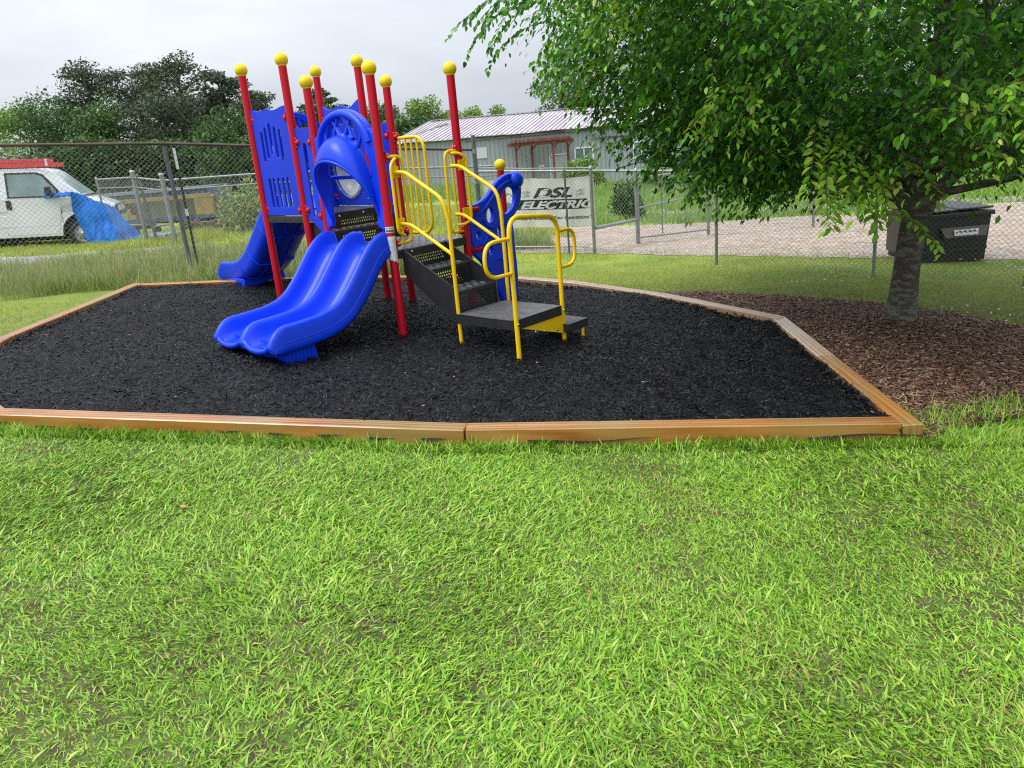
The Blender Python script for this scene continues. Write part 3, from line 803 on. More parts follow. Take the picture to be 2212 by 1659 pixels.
# M45 z axis: outward normal sign
zax = Vector((M45[0][2], M45[1][2], 0)); outw = 1 if zax.dot(Vector((1, 0, 0))) > 0 else -1
m = MB(); m.lathe([(.305 * math.cos(t), .19 * math.sin(t) * outw) for t in [math.pi / 2 * i / 9 for i in range(10)]][::-1], 32, M45 @ Matrix.Translation((.43, 1.70, 0)))
bw = m.build('bubble_window', CLEAR, p45)
m = MB(); m.lathe([(.295, -.014 * outw), (.295, -.018 * outw), (.345, -.018 * outw), (.345, -.012 * outw)], 36, M45 @ Matrix.Translation((.43, 1.70, 0)))
fl = m.build('window_flange', RIMG, p45)
for t in range(0, 360, 45):
    q = M45 @ Vector((.43 + .322 * math.cos(R(t + 270)), 1.70 + .322 * math.sin(R(t + 270)), -.020 * outw)); link('bolt', MB().sphere((0, 0, 0), .008, 8, 5).mesh('bolt_head'), STEEL, p45, loc=q)
for s_, z_ in ((.10, 1.37), (.80, 1.37)):
    q = M45 @ Vector((s_, z_, -.014 * outw)); link('bolt', MB().sphere((0, 0, 0), .008, 8, 5).mesh('bolt_head'), STEEL, p45, loc=q)
clamp(4, 2.25, -98); clamp(4, 1.40, -98); clamp(5, 2.25, 85)

# ---- slide hoods
def hood(parent, label):
    """plane a=0, posts at b=0 and b=.99"""
    outer = [(.955, 1.16), (.985, 1.24), (.985, 2.045), (.93, 2.05)] 
    arch = [(.90, 2.075)] + [(.49 + .415 * math.cos(t), 1.975 + .30 * math.sin(t)) for t in [R(20 + 140 * i / 22) for i in range(23)]] + [(.08, 2.075)]
    outer += arch + [(.055, 2.045), (.008, 2.04), (.008, 1.24), (.045, 1.145), (.135, 1.19), (.13, 1.5), (.155, 1.83), (.225, 2.03)]
    inner = [(.49 + .265 * math.cos(t), 2.0 + .205 * math.sin(t)) for t in [R(180 - 5 - 170 * i / 16) for i in range(17)]]
    poly = outer + inner + [(.775, 2.03), (.83, 1.86), (.865, 1.5), (.875, 1.19)]
    M = frame((0, 0, -.07), (0, 1, 0), (0, 0, 1))
    h = link('slide_hood', plate_mesh('slide_hood', poly, [], .055, .014, M), BLU, parent, label=label)
    h.data.polygons.foreach_set('use_smooth', np.zeros(len(h.data.polygons), bool))
    # raised rounded arch band
    MB().tube([(-.03, .49 + .395 * math.cos(t), 1.90 + .335 * math.sin(t)) for t in [R(10 + 160 * i / 24) for i in range(25)]], .034, 12, M=Matrix.Translation((0, 0, -.07))).build('arch_rim', BLU, h)
    # hood shell
    n = 32; rows = 11; V = []; F = []
    for j in range(rows):
        f = j / (rows - 1)
        for i in range(n + 1):
            th = math.pi * i / n; s_ = max(math.sin(th), 0)
            b1, z1, a1 = .495 + .365 * math.cos(th), 1.22 + .83 * s_ ** .75, -.01
            b2, z2, a2 = .495 + .395 * math.cos(th), 1.22 + .60 * s_ ** .62, -.27 * s_ ** .8
            k = math.sin(f * math.pi)
            b_ = b1 + (b2 - b1) * f; z_ = z1 + (z2 - z1) * f + .055 * k * s_; a_ = a1 + (a2 - a1) * f - .055 * k * s_ ** .7
            V.append((a_, b_, z_ - .07))
    for j in range(rows - 1):
        for i in range(n): a = j * (n + 1) + i; F.append((a, a + 1, a + n + 2, a + n + 1))
    sh = link('hood_shell', np_mesh('hood_shell', V, np.array(F), True), BLU, h)
    sm = sh.modifiers.new('thick', 'SOLIDIFY'); sm.thickness = .016; sm.offset = 0
    MB().tube([V[(rows - 1) * (n + 1) + i] for i in range(n + 1)], .015, 8).build('hood_lip', BLU, h)
    sp_ = MB()
    for (b0, z0, b1, z1) in ((.53, 2.03, .64, 2.19), (.45, 2.03, .35, 2.20), (.66, 1.99, .55, 2.20), (.34, 2.0, .43, 2.20), (.28, 1.93, .20, 2.05), (.72, 1.93, .79, 2.06)):
        sp_.tube([(-.02, b0, z0 - .07), (-.012, (b0 + b1) / 2, (z0 + z1) / 2 - .07), (-.01, b1, z1 - .07)], [.026, .017, .022], 10)
    sp_.build('hood_spoke', BLU, h, kind='stuff')
    MB().tube([(.03, .07, Zl(1.655)), (.03, .92, Zl(1.655))], .020, 12).build('sit_bar', BLU, h)
    return h
h1 = hood(PG, 'blue arched hood over the double slide')
h2 = hood(PG, 'second arched hood over the far single slide')
h2.rotation_euler = (0, 0, -math.pi / 2); h2.location = (0.06, 2.20, .10)
for k, z in ((3, 1.95), (6, 1.95)): pass

# ---- slides
def frames2d(path):
    out = []
    for i in range(len(path)):
        p = Vector(path[i]); a = Vector(path[max(i - 1, 0)]); b = Vector(path[min(i + 1, len(path) - 1)]); t = (b - a).normalized()
        out.append((p, t, Vector((-t.y, t.x))))
    return out
def slide_sweep(path, section, ends, M):
    """path: (run, height) list going down; section(f): closed list of (w, h); run forward = +x of M, width = y, height = z"""
    fr = frames2d(path); V = []; F = []; n = None
    for (p, t, nn), f in zip(fr, ends):
        if nn.y < 0: nn = -nn
        sec = section(f)
        n = len(sec)
        for (w, h) in sec:
            q = p + nn * h; V.append(M @ Vector((q.x, w, q.y)))
    for i in range(len(path) - 1):
        for k in range(n):
            l = (k + 1) % n; F.append((i * n + k, (i + 1) * n + k, (i + 1) * n + l, i * n + l))
    return V, F, n
def smooth_closed(P, per=3):
    n = len(P); out = []
    for i in range(n):
        a, b, c, d = [np.array(P[(i + k - 1) % n]) for k in range(4)]
        for k in range(per):
            t = k / per
            out.append(tuple(.5 * ((2 * b) + (-a + c) * t + (2 * a - 5 * b + 4 * c - d) * t * t + (-a + 3 * b - 3 * c + d) * t ** 3)))
    return out
def build_slide(name, path, sec, ends, M, label):
    V, F, n = slide_sweep(path, sec, ends, M)
    me = bpy.data.meshes.new(name)
    me.from_pydata(V, [], F + [tuple(range(n))[::-1], tuple(range(len(V) - n, len(V)))])
    me.polygons.foreach_set('use_smooth', np.array([True] * len(F) + [False, False]))
    me.update(); me.validate()
    return link(name, me, BLU, PG, label=label)
def sec_double(f):
    k, g = f
    P = [(.0, -.045), (-.012, .03), (-.006, .10), (.004, .165), (.028, .19), (.058, .178), (.078, .10), (.105, .035), (.16, .008), (.27, .0), (.36, .008), (.41, .04), (.44, .11), (.462, .172), (.492, .19), (.522, .172), (.545, .11), (.575, .04), (.625, .008), (.72, 0), (.82, .008), (.88, .035), (.907, .10), (.927, .178), (.957, .19), (.981, .165), (.991, .10), (.997, .03), (.985, -.045), (.75, -.05), (.49, -.05), (.25, -.05)]
    P = [(w, (h * k if h > 0 else h * g)) for w, h in P]
    return smooth_closed(P, 2)
prof = [(-.03, .962), (.05, .955), (.12, .915), (.20, .835), (.30, .715), (.42, .580), (.55, .465), (.69, .392), (.85, .354), (1.01, .338), (1.17, .330), (1.29, .325), (1.35, .320), (1.385, .312), (1.40, .300)]
pth = catmull(prof, 4)
def endf(p):
    x = p[0]
    if x < 1.24: k = 1.0
    elif x < 1.40: k = math.sqrt(max(0, 1 - ((x - 1.24) / .165) ** 2)) * .97 + .03
    else: k = .03
    if x < .02: k = .93
    return (k, 1.0 if x < 1.37 else .6)
M1 = Matrix(((-1, 0, 0, 0), (0, 1, 0, 0), (0, 0, 1, -.07), (0, 0, 0, 1)))
s1 = build_slide('double_slide', pth, sec_double, [endf(p) for p in pth], M1, 'blue double slide reaching down to the front left')
# crease line along the outer wall
cr = []
for (p, t, nn) in frames2d(pth):
    if nn.y < 0: nn = -nn
    if .02 < p.x < 1.30: q = p + nn * .045; cr.append((-q.x, -.013, q.y - .07))
MB().tube(cr, .005, 6).build('slide_crease', BLU, s1)
m = MB()
for (x0, x1, b0, b1) in ((-1.27, -.97, .06, .90),):
    vs = [(x0, b0, .0), (x1 + .04, b0, .0), (x1 + .04, b1, 0), (x0, b1, 0), (x0 - .02, b0 - .03, .29), (x1 - .02, b0 - .03, .31), (x1 - .02, b1 + .03, .31), (x0 - .02, b1 + .03, .29)]
    vs = [(a, b, z - (.05 if z == 0 else 0)) for a, b, z in vs]
    m.add(vs, [(0, 1, 5, 4), (1, 2, 6, 5), (2, 3, 7, 6), (3, 0, 4, 7), (0, 3, 2, 1), (4, 5, 6, 7)])
for i in range(7):
    x = -1.26 + .040 * i
    m.add([(x, .056, -.05), (x + .012, .05, -.05), (x + .012, .024, .27), (x, .022, .27)], [(0, 1, 2, 3)])
m.build('slide_foot', BLU, s1)
lipm = MB()
for b0, b1 in ((.035, .465), (.525, .955)):
    pts = []
    for i in range(15):
        f = i / 14; b_ = b0 + (b1 - b0) * f; pts.append((-1.405 - .022 * math.sin(math.pi * f), b_, Zl(.318 + .040 * abs(2 * f - 1) ** 3 - .012 * math.sin(math.pi * f))))
    lipm.tube(pts, [.030] + [.026] * 13 + [.030], 12)
    for q in (pts[0], pts[-1]): lipm.sphere(q, .030, 12, 8)
lipm.build('exit_lip', BLU, s1)
# landing sections hollowed at the exit show as shallow dishes
for b0, b1 in ((.12, .40), (.585, .865)):
    m = MB(); cx = (b0 + b1) / 2
    m.lathe([(.001, .004), (.10, .004), (.115, .007), (.122, .004), (.124, 0)], 26, Matrix.Translation((-1.295, cx, Zl(.3245))) @ Matrix.Diagonal((.62, 1.05, 1, 1)))
    m.build('exit_dish', BLU, s1)

S2A = Vector((.18, 2.20)); S2B = Vector((.42, 4.02)); S2d = (S2B - S2A).normalized(); S2n = Vector((S2d.y, -S2d.x))
M2 = Matrix(((S2d.x, S2n.x, 0, S2A.x), (S2d.y, S2n.y, 0, S2A.y), (0, 0, 1, -.07), (0, 0, 0, 1)))
def sec_single(f):
    k, g = f
    P = [(.0, .10), (-.006, .17), (.012, .195), (.036, .18), (.05, .10), (.10, .03), (.18, .005), (.30, 0), (.42, .005), (.50, .03), (.55, .10), (.564, .18), (.588, .195), (.606, .17), (.60, .10), (.585, .0), (.53, -.06), (.42, -.075), (.30, -.08), (.18, -.075), (.07, -.06), (.015, .0)]
    P = [(w, (h * k if h > 0 else h * g)) for w, h in P]
    return smooth_closed(P, 2)
prof2 = [(-.03, 1.292), (.10, 1.285), (.25, 1.24), (.42, 1.13), (.65, .965), (.90, .785), (1.15, .62), (1.38, .515), (1.60, .455), (1.85, .430), (2.05, .42), (2.17, .405), (2.24, .38), (2.27, .35)]
pth2 = catmull(prof2, 4)
s2 = build_slide('single_slide', pth2, sec_single, [((1.0 if p[0] < 2.1 else max(.05, math.sqrt(max(0, 1 - ((p[0] - 2.1) / .19) ** 2)))), 1.0) for p in pth2], M2, 'blue single slide seen from beneath at the far left')
# ribs under the slide
fr2 = frames2d(pth2)
for xr in (.55, 1.05, 1.45):
    i = min(range(len(pth2)), key=lambda k: abs(pth2[k][0] - xr)); p, t, nn = fr2[i]
    if nn.y < 0: nn = -nn
    m = MB(); pts = []
    for (w, h) in ((.0, .16), (.004, .02), (.06, -.075), (.18, -.095), (.42, -.095), (.54, -.075), (.596, .02), (.6, .16)): 
        q = p + nn * h; pts.append(M2 @ Vector((q.x, w, q.y)))
    m.tube(fillet(pts, .03, 3), .011, 6); m.build('slide_rib', BLU, s2)
for w0 in (.20, .40):
    m = MB(); m.tube([M2 @ Vector(((p + (nn if nn.y > 0 else -nn) * -.08).x, w0, (p + (nn if nn.y > 0 else -nn) * -.08).y)) for p, t, nn in fr2[6:40]], .010, 6); m.build('slide_rib', BLU, s2)
# foot with lattice side
m = MB()
def q2(x, w, z): return M2 @ Vector((x, w, z))
for w in (.02, .58):
    foot = [(1.45, .42), (1.50, .16), (1.70, .16), (1.98, .36), (2.08, .38), (1.80, .42)]
    holes = [[(1.56, .36), (1.60, .21), (1.65, .36)], [(1.68, .37), (1.71, .22), (1.82, .37)], [(1.52, .25), (1.53, .19), (1.56, .19)]]
    me = plate_mesh('slide_foot', foot, holes, .02, .002, Matrix(((S2d.x, 0, S2n.x, S2A.x + S2n.x * w), (S2d.y, 0, S2n.y, S2A.y + S2n.y * w), (0, 1, 0, -.07), (0, 0, 0, 1))))
    link('slide_foot', me, BLU, s2)
m.add([q2(1.45, .03, .42), q2(1.45, .57, .42), q2(1.50, .55, .14), q2(1.50, .05, .14)], [(0, 1, 2, 3)])
m.add([q2(1.50, .05, .14), q2(1.50, .55, .14), q2(1.70, .55, .14), q2(1.70, .05, .14)], [(0, 1, 2, 3)])
m.build('foot_back', BLU, s2)

# ---- blue curved climber at the right post
clo = catmull([(1.05, 1.262), (1.13, 1.262), (1.22, 1.282), (1.32, 1.325), (1.41, 1.40), (1.50, 1.465), (1.62, 1.515), (1.72, 1.525), (1.82, 1.49), (1.868, 1.40), (1.866, 1.28), (1.82, 1.17), (1.74, 1.09), (1.665, 1.045), (1.645, .98), (1.675, .86), (1.70, .70), (1.71, .50), (1.70, .30), (1.68, .02)], 4)
clo += [(1.50, .02), (1.40, .25), (1.27, .50), (1.16, .66), (1.05, .76)]
hole_big = catmull([(1.60, 1.36), (1.66, 1.385), (1.735, 1.38), (1.765, 1.31), (1.745, 1.22), (1.69, 1.15), (1.62, 1.115), (1.575, 1.12), (1.545, 1.17), (1.53, 1.24), (1.555, 1.31)], 3)
MC = frame((0, 0, -.07), (1, 0, 0), (0, 0, 1))
cl = link('climber_wall', plate_mesh('climber_wall', clo, [hole_big, ellipse(1.345, 1.125, .050, .078, 20, -.15), ellipse(1.143, .937, .024, .040, 14, .3), ellipse(1.465, .935, .030, .055, 16), ellipse(1.312, .755, .024, .044, 14)], .06, .018, MC), BLU, PG, label='wavy blue climbing wall with round holes')
MB().sphere(V3(1.80, 0, 1.445), .098, 28, 16).build('climber_ball', BLU, cl)
rel = MB()
rel.tube(catmull([V3(1.10, -.030, 1.15), V3(1.25, -.034, 1.20), V3(1.38, -.036, 1.30), V3(1.50, -.036, 1.39), V3(1.63, -.034, 1.44), V3(1.74, -.03, 1.45)], 4), .013, 8)
rel.tube(catmull([V3(1.10, -.030, 1.05), V3(1.22, -.034, 1.09), V3(1.28, -.036, 1.02), V3(1.38, -.036, .99), V3(1.50, -.034, 1.02), V3(1.62, -.03, 1.00)], 4), .011, 8)
rel.tube(catmull([V3(1.08, -.030, .84), V3(1.20, -.034, .85), V3(1.27, -.036, .92), V3(1.38, -.036, .88), V3(1.52, -.034, .80), V3(1.64, -.03, .82)], 4), .011, 8)
rel.tube(catmull([V3(1.30, -.030, .62), V3(1.42, -.034, .66), V3(1.52, -.036, .60), V3(1.62, -.034, .52)], 4), .011, 8)
rel.build('moulded_relief', BLU, cl, kind='stuff')
# second leaf turning towards the short post
wing = catmull([(.03, .10), (.02, .5), (.01, .80), (.03, .93), (.09, .985), (.16, .96), (.22, .86), (.25, .95), (.32, .99), (.40, .95), (.46, .84), (.48, .5), (.47, .10)], 4) 
a0 = Vector((1.72, .03, 0)); dv = (Vector((2.16, .50, 0)) - a0).normalized()
wg = link('climber_wing', plate_mesh('climber_wing', wing + [(.47, -.05), (.03, -.05)], [], .05, .016, frame((a0.x, a0.y, -.07), dv, (0, 0, 1))), BLU, cl)
clamp(8, 1.215, 0); clamp(8, .80, 0)
link('climber_peg', MB().tube([(0, 0, 0), (.10, 0, 0)], .024, 12).mesh('peg'), RED, POSTS[8], loc=(.07, -.035, Zl(1.215)))
link('climber_peg', MB().tube([(0, 0, 0), (.10, 0, 0)], .024, 12).mesh('peg'), RED, POSTS[8], loc=(.07, -.035, Zl(.80)))

# ---- labels on the front post
def wrap(z0, z1, t0, t1, ragged=False, r=PR + .0012, n=18):
    m = MB(); vs = []; fs = []
    for i in range(n + 1):
        t = R(t0 + (t1 - t0) * i / n); zb = z0
        if ragged: zb = z0 + .0 + .018 * math.sin(i * 1.7) * .4 + (.05 * (1 - i / n) if i < n * .8 else .02 * ((i / n) - .8))
        vs += [(r * math.cos(t), r * math.sin(t), Zl(zb)), (r * math.cos(t), r * math.sin(t), Zl(z1))]
    for i in range(n): fs.append((2 * i, 2 * i + 2, 2 * i + 3, 2 * i + 1))
    m.add(vs, fs, True); return m
wrap(.845, 1.098, 138, 318, True).build('torn_label', PAPER, POSTS[6])
st = wrap(1.133, 1.188, 142, 318); stk = st.build('sticker', PAPER, POSTS[6])
def wrap_text(body, size, z, tc, name):
    me = text_mesh(name, body, size, Matrix.Identity(4), t=.0002, bold=.0004, align='CENTER', sx=1.1)
    r = PR + .0020
    for v in me.vertices:
        t = R(tc) + v.co.x / r; v.co = Vector((r * math.cos(t), r * math.sin(t), Zl(z) + v.co.y))
    return link(name, me, PRINT, POSTS[6])
wrap_text('SPL PLAY', .021, 1.166, 230, 'lettering')
wrap(1.139, 1.159, 168, 300, r=PR + .0017).build('sticker_bar', PRINT, POSTS[6])
for i in range(11):
    wrap(.955 + i * .0105, .957 + i * .0105, 172, 292 - (i % 3) * 8, r=PR + .0018).build('print_line', mat('pale print', (.42, .44, .46), .6) if i == 0 else MATS['pale print'], POSTS[6])

# ================================================================== fences
def chain_mesh(name, A, B, za, zb, ha, hb, parent, p=.072, r=.0019, m=WIRE, top_barbs=0.0, drop=None):
    """woven diagonal wires between A and B (2D); bottom z za/zb, height ha/hb"""
    A = np.array(A, float); B = np.array(B, float); L_ = np.linalg.norm(B - A); d = (B - A) / L_; nrm = np.array([-d[1], d[0]])
    V = []; F = []; H_ = max(ha, hb)
    s0s = np.arange(-H_, L_ + H_, p)
    for sgn in (1, -1):
        for s0 in s0s:
            t0, t1 = 0.0, 1.0
            # s = s0 + sgn*H_*t (from s0 or mirrored) ; clip to 0..L_
            sa, sb = (s0, s0 + H_) if sgn > 0 else (s0 + H_, s0)
            def clip(f0, f1):
                return f0, f1
            ts = [0.0, 1.0]
            if sb != sa:
                ta = (0 - sa) / (sb - sa); tb = (L_ - sa) / (sb - sa)
                lo, hi = min(ta, tb), max(ta, tb); ts = [max(0, lo), min(1, hi)]
            if ts[1] - ts[0] < .01: continue
            nseg = max(1, int((ts[1] - ts[0]) * 6))
            base = len(V)
            for k in range(nseg + 1):
                t = ts[0] + (ts[1] - ts[0]) * k / nseg; s = sa + (sb - sa) * t; f = s / L_
                z = za + (zb - za) * f + (ha + (hb - ha) * f) * t
                o = nrm * (.003 * sgn)
                wv = .004 * math.sin(s * 3 + z * 5)
                c = np.array([A[0] + d[0] * s + o[0] + nrm[0] * wv, A[1] + d[1] * s + o[1] + nrm[1] * wv, z])
                for q in range(3):
                    th = 2 * math.pi * q / 3
                    V.append((c[0] + nrm[0] * r * math.cos(th) - sgn * d[0] * r * math.sin(th) * .7, c[1] + nrm[1] * r * math.cos(th) - sgn * d[1] * r * math.sin(th) * .7, c[2] + r * math.sin(th) * .7))
            for k in range(nseg):
                for q in range(3):
                    a = base + k * 3 + q; b = base + k * 3 + (q + 1) % 3
                    F.append((a, b, b + 3, a + 3))
    if top_barbs > 0:
        for i, s in enumerate(np.arange(p / 2, L_, p)):
            f = s / L_; z = za + (zb - za) * f + ha + (hb - ha) * f
            for sg in (-1, 1):
                b = len(V); x, y = A + d * s
                x2, y2 = x + d[0] * sg * .018, y + d[1] * sg * .018
                V += [(x - d[0] * .001, y - d[1] * .001, z - .02), (x + d[0] * .0025, y + d[1] * .0025, z - .02), (x2, y2, z + top_barbs)]
                F.append((b, b + 1, b + 2, b + 2))
    F4 = [f for f in F if f[2] != f[3]]; F3 = [f[:3] for f in F if f[2] == f[3]]
    me = np_mesh(name, V, [np.array(F4)] + ([np.array(F3)] if F3 else []))
    return link(name, me, m, parent, kind='stuff')
def pole(name, x, y, z0, z1, r, m, parent, cap=None, lean=(0, 0), n=12, label=None):
    q = MB(); q.tube([(x, y, z0), (x + lean[0], y + lean[1], z1)], r, n)
    if cap: q.lathe([(r * 1.25, 0), (r * 1.3, .02), (r * .9, .05), (.001, .062)], n, Matrix.Translation((x + lean[0], y + lean[1], z1 - .01)))
    return q.build(name, m, parent, label=label)
def rail(name, pts, r, m, parent, label=None, n=8):
    return MB().tube(pts, r, n).build(name, m, parent, label=label)

# tall fence behind the weeds: from beyond the left edge to the tall end post
TF = [(-12.4, 8.2), (-8.5, 9.95), (-4.65, 11.67), (-.29, 13.6)]
TZ = [2.62, 2.54, 2.235, 1.765]          # top rail heights
tf = empty('tall_chain_link_fence', (TF[2][0], TF[2][1], 0), label='tall chain link fence with rusty top rail behind the weeds', cat='fence')
ox, oy = TF[2]
def L2(p): return (p[0] - ox, p[1] - oy)
for i in range(3):
    (xa, ya), (xb, yb) = L2(TF[i]), L2(TF[i + 1])
    za, zb = tz(*TF[i]), tz(*TF[i + 1])
    rail('top_rail', [(xa, ya, TZ[i]), ((xa + xb) / 2, (ya + yb) / 2, (TZ[i] + TZ[i + 1]) / 2 - .012), (xb, yb, TZ[i + 1])], .021, RUST, tf)
    chain_mesh('chain_link', (xa, ya), (xb, yb), za + .03, zb + .03, TZ[i] - za - .02, TZ[i + 1] - zb - .02, tf, top_barbs=.035)
xb, yb = L2(TF[2])
pole('post', xb + .03, yb, tz(*TF[2]) - .3, 2.20, .030, DARKPOST, tf, lean=(-.04, 0), label='dark leaning line post with a bare rod on top')
rail('barb_arm', [(xb + .015, yb, 2.20), (xb + .0, yb, 2.43)], .009, BLACKP, tf)
pole('post', *L2(TF[3]), tz(*TF[3]) - .3, 2.0, .037, DARKPOST, tf, label='tall grey end post without a cap')
x3, y3 = L2(TF[3])
MB().tube([(x3, y3, 1.70), (x3, y3, 1.78)], .046, 14).build('post_band', GALV, tf)
MB().tube([(x3, y3, 1.20), (x3, y3, 1.26)], .046, 14).build('post_band', GALV, tf)
pole('post', *L2(TF[1]), tz(*TF[1]) - .3, 2.56, .030, DARKPOST, tf)
# t-post standing beside the dark post
tp = empty('t_post', (-4.70, 11.86, tz(-4.62, 11.83)), label='thin green metal stake with pale tip beside the leaning fence post', cat='stake')
m = MB(); m.box((.10, 0, .72), (.035, .006, 1.45)); m.box((.10, .012, .72), (.006, .026, 1.45)); m.build('stake_shaft', DGREEN, tp)
m = MB(); m.box((.10, -.001, 1.72), (.037, .008, .30)); m.build('stake_tip', PAPER, tp)
m = MB(); m.box((.10, -.006, .95), (.042, .012, .10)); m.build('stake_clip', PAPER, tp)

# low fence with banner, continuing to the right
LF = [(-.29, 13.6), (1.58, 13.0), (3.18, 11.38), (4.91, 10.09), (6.27, 9.08), (8.1, 7.75)]
HT = [1.41, 1.285, 1.20, 1.10, .99, .86]
lf = empty('low_chain_link_fence', (*LF[1], 0), label='low galvanised chain link fence along the gravel road, carrying the banner', cat='fence')
ox, oy = LF[1]
for i in range(5):
    (xa, ya), (xb, yb) = L2(LF[i]), L2(LF[i + 1]); za, zb = tz(*LF[i]), tz(*LF[i + 1])
    rail('top_rail', [(xa, ya, HT[i]), (xb, yb, HT[i + 1])], .019, GALV, lf)
    chain_mesh('chain_link', (xa, ya), (xb, yb), za + .02, zb + .02, HT[i] - za - .03, HT[i + 1] - zb - .03, lf, top_barbs=.02, p=.066, r=.0017)
    if i > 0:
        pole('post', xa, ya, za - .2, HT[i] + (.03 if i == 1 else 0), .028 if i == 1 else .023, GALV, lf, cap=True)
        MB().tube([(xa, ya, za + .45), (xa, ya, za + .475)], .027, 10).build('tie_wire', WIRE, lf)
pole('post', *L2(LF[5]), tz(*LF[5]) - .2, HT[5], .023, GALV, lf, cap=True)
gx, gy = L2((1.16, 13.13))
pole('post', gx, gy - .04, tz(1.16, 13.13) - .1, 1.33, .017, DARKPOST, lf, label='thin dark post in front of the banner')
rail('bottom_rail', [(*L2((-.1, 13.52)), tz(-.1, 13.52) + .10), (*L2((1.5, 13.02)), tz(1.5, 13.0) + .12)], .014, GALV, lf)
rail('top_wire', [(*L2((-.29, 13.6)), 1.47), (*L2((.5, 13.35)), 1.40), (*L2((1.58, 13.0)), 1.33)], .008, GALV, lf)

# banner hanging on the far side of that fence
F1 = Vector((-.29, 13.6)); F3_ = Vector((1.58, 13.0)); fd = (F3_ - F1).normalized(); fn = Vector((-fd.y, fd.x))
bo = F1 + fn * .05
bn = empty('banner', (bo.x, bo.y, 0), math.atan2(fd.y, fd.x), label='white vinyl banner reading DSL ELECTRIC tied to the low fence', cat='banner')
def ban_y(s, z): return .020 * math.sin(s * 3.2 + z * 1.5) + .014 * math.sin(s * 7.3 - z * 3) * (z - .4) + .010 * math.sin(s * 13 + 2)
nx, nz = 90, 36; V = []; F = []
for j in range(nz + 1):
    for i in range(nx + 1):
        s = .07 + 1.925 * i / nx; f = j / nz
        ztop = 1.262 - .065 * (s / 2.0) - .018 * abs(math.sin(s * 3.3)); zbot = .452 - .055 * (s / 2.0) - .012 * abs(math.sin(s * 3.3 + .4))
        z = zbot + (ztop - zbot) * f; V.append((s, ban_y(s, z), z))
for j in range(nz):
    for i in range(nx): a = j * (nx + 1) + i; F.append((a, a + 1, a + nx + 2, a + nx + 1))
link('vinyl_sheet', np_mesh('vinyl_sheet', V, np.array(F), True), BANNER, bn)
def print_on(me, name, m, lift=.003):
    """drape flat lettering (x = along banner, z = up) over the banner surface"""
    for v in me.vertices: v.co.y = ban_y(v.co.x, v.co.z) - lift
    return link(name, me, m, bn)
TILT = -.028
def MT(s, z): return Matrix.Translation((s, 0, z)) @ Matrix.Rotation(R(90), 4, 'X') @ Matrix.Rotation(TILT, 4, 'Z')
print_on(text_mesh('dsl', 'DSL', .215, MT(.945, .912), t=0, bold=.0085, shear=.35, sx=1.80), 'lettering', INK)
# black bar with white word
bar_o = [(.655, .722), (1.835, .685), (1.868, .70), (1.885, .82), (1.86, .845), (.73, .885), (.70, .87)]
me = plate_mesh('bar', bar_o, [], .0006, .0001, Matrix.Rotation(R(90), 4, 'X')); 
import bmesh
def subdiv(me, maxl=.08):
    bm = bmesh.new(); bm.from_mesh(me); bmesh.ops.triangulate(bm, faces=bm.faces)
    for _ in range(5):
        es = [e for e in bm.edges if e.calc_length() > maxl]
        if not es: break
        bmesh.ops.subdivide_edges(bm, edges=es, cuts=1, use_grid_fill=False); bmesh.ops.triangulate(bm, faces=bm.faces)
    bm.to_mesh(me); bm.free(); return me
print_on(subdiv(me), 'printed_bar', INK, .0025)
print_on(text_mesh('electric', 'ELECTRIC', .168, MT(.715, .738), t=0, bold=.0065, shear=.35, sx=1.66), 'lettering', PAPER, .0045)
print_on(text_mesh('tag', 'for Needs & Surpassing Your Expectations"', .080, MT(.50, .560), t=0, bold=.0013, shear=.30, sx=1.0), 'lettering', INK)
def bolt_print(s, z, k):
    pts = [(0, .02), (.11, .05), (.09, .035), (.16, .06), (.10, .045), (.21, .075), (.19, .055), (.10, .03), (.12, .045), (.05, .02), (.07, .035)]
    for j in (0, 1):
        me = plate_mesh('flash', [(s + k * p[0], z + p[1] - j * .055 + .0) for p in [(0, 0), (.10, .022), (.085, .008), (.19, .04), (.115, .022), (.13, .034), (0, .0045)]], [], .0006, .0001, Matrix.Rotation(R(90), 4, 'X'))
        print_on(me, 'printed_flash', TEAL)
        me = plate_mesh('flash', [(s + k * (p[0] + .03), z + p[1] - j * .055 - .022) for p in [(0, 0), (.10, .022), (.085, .008), (.16, .03), (.105, .022), (.12, .034), (0, .010)]], [], .0006, .0001, Matrix.Rotation(R(90), 4, 'X'))
        print_on(me, 'printed_flash', TEAL)
bolt_print(.74, 1.0, 1); bolt_print(1.66, .975, 1)
# the lit-bulb shape at the left end, half hidden: plain outlined blob
me = plate_mesh('logo', ellipse(.52, .86, .085, .15, 22), [ellipse(.52, .86, .076, .138, 22)], .0006, .0001, Matrix.Rotation(R(90), 4, 'X')); print_on(me, 'printed_outline', INK)
me = plate_mesh('logo2', ellipse(.50, .80, .05, .06, 18), [], .0006, .0001, Matrix.Rotation(R(90), 4, 'X')); print_on(me, 'printed_patch', TEAL)

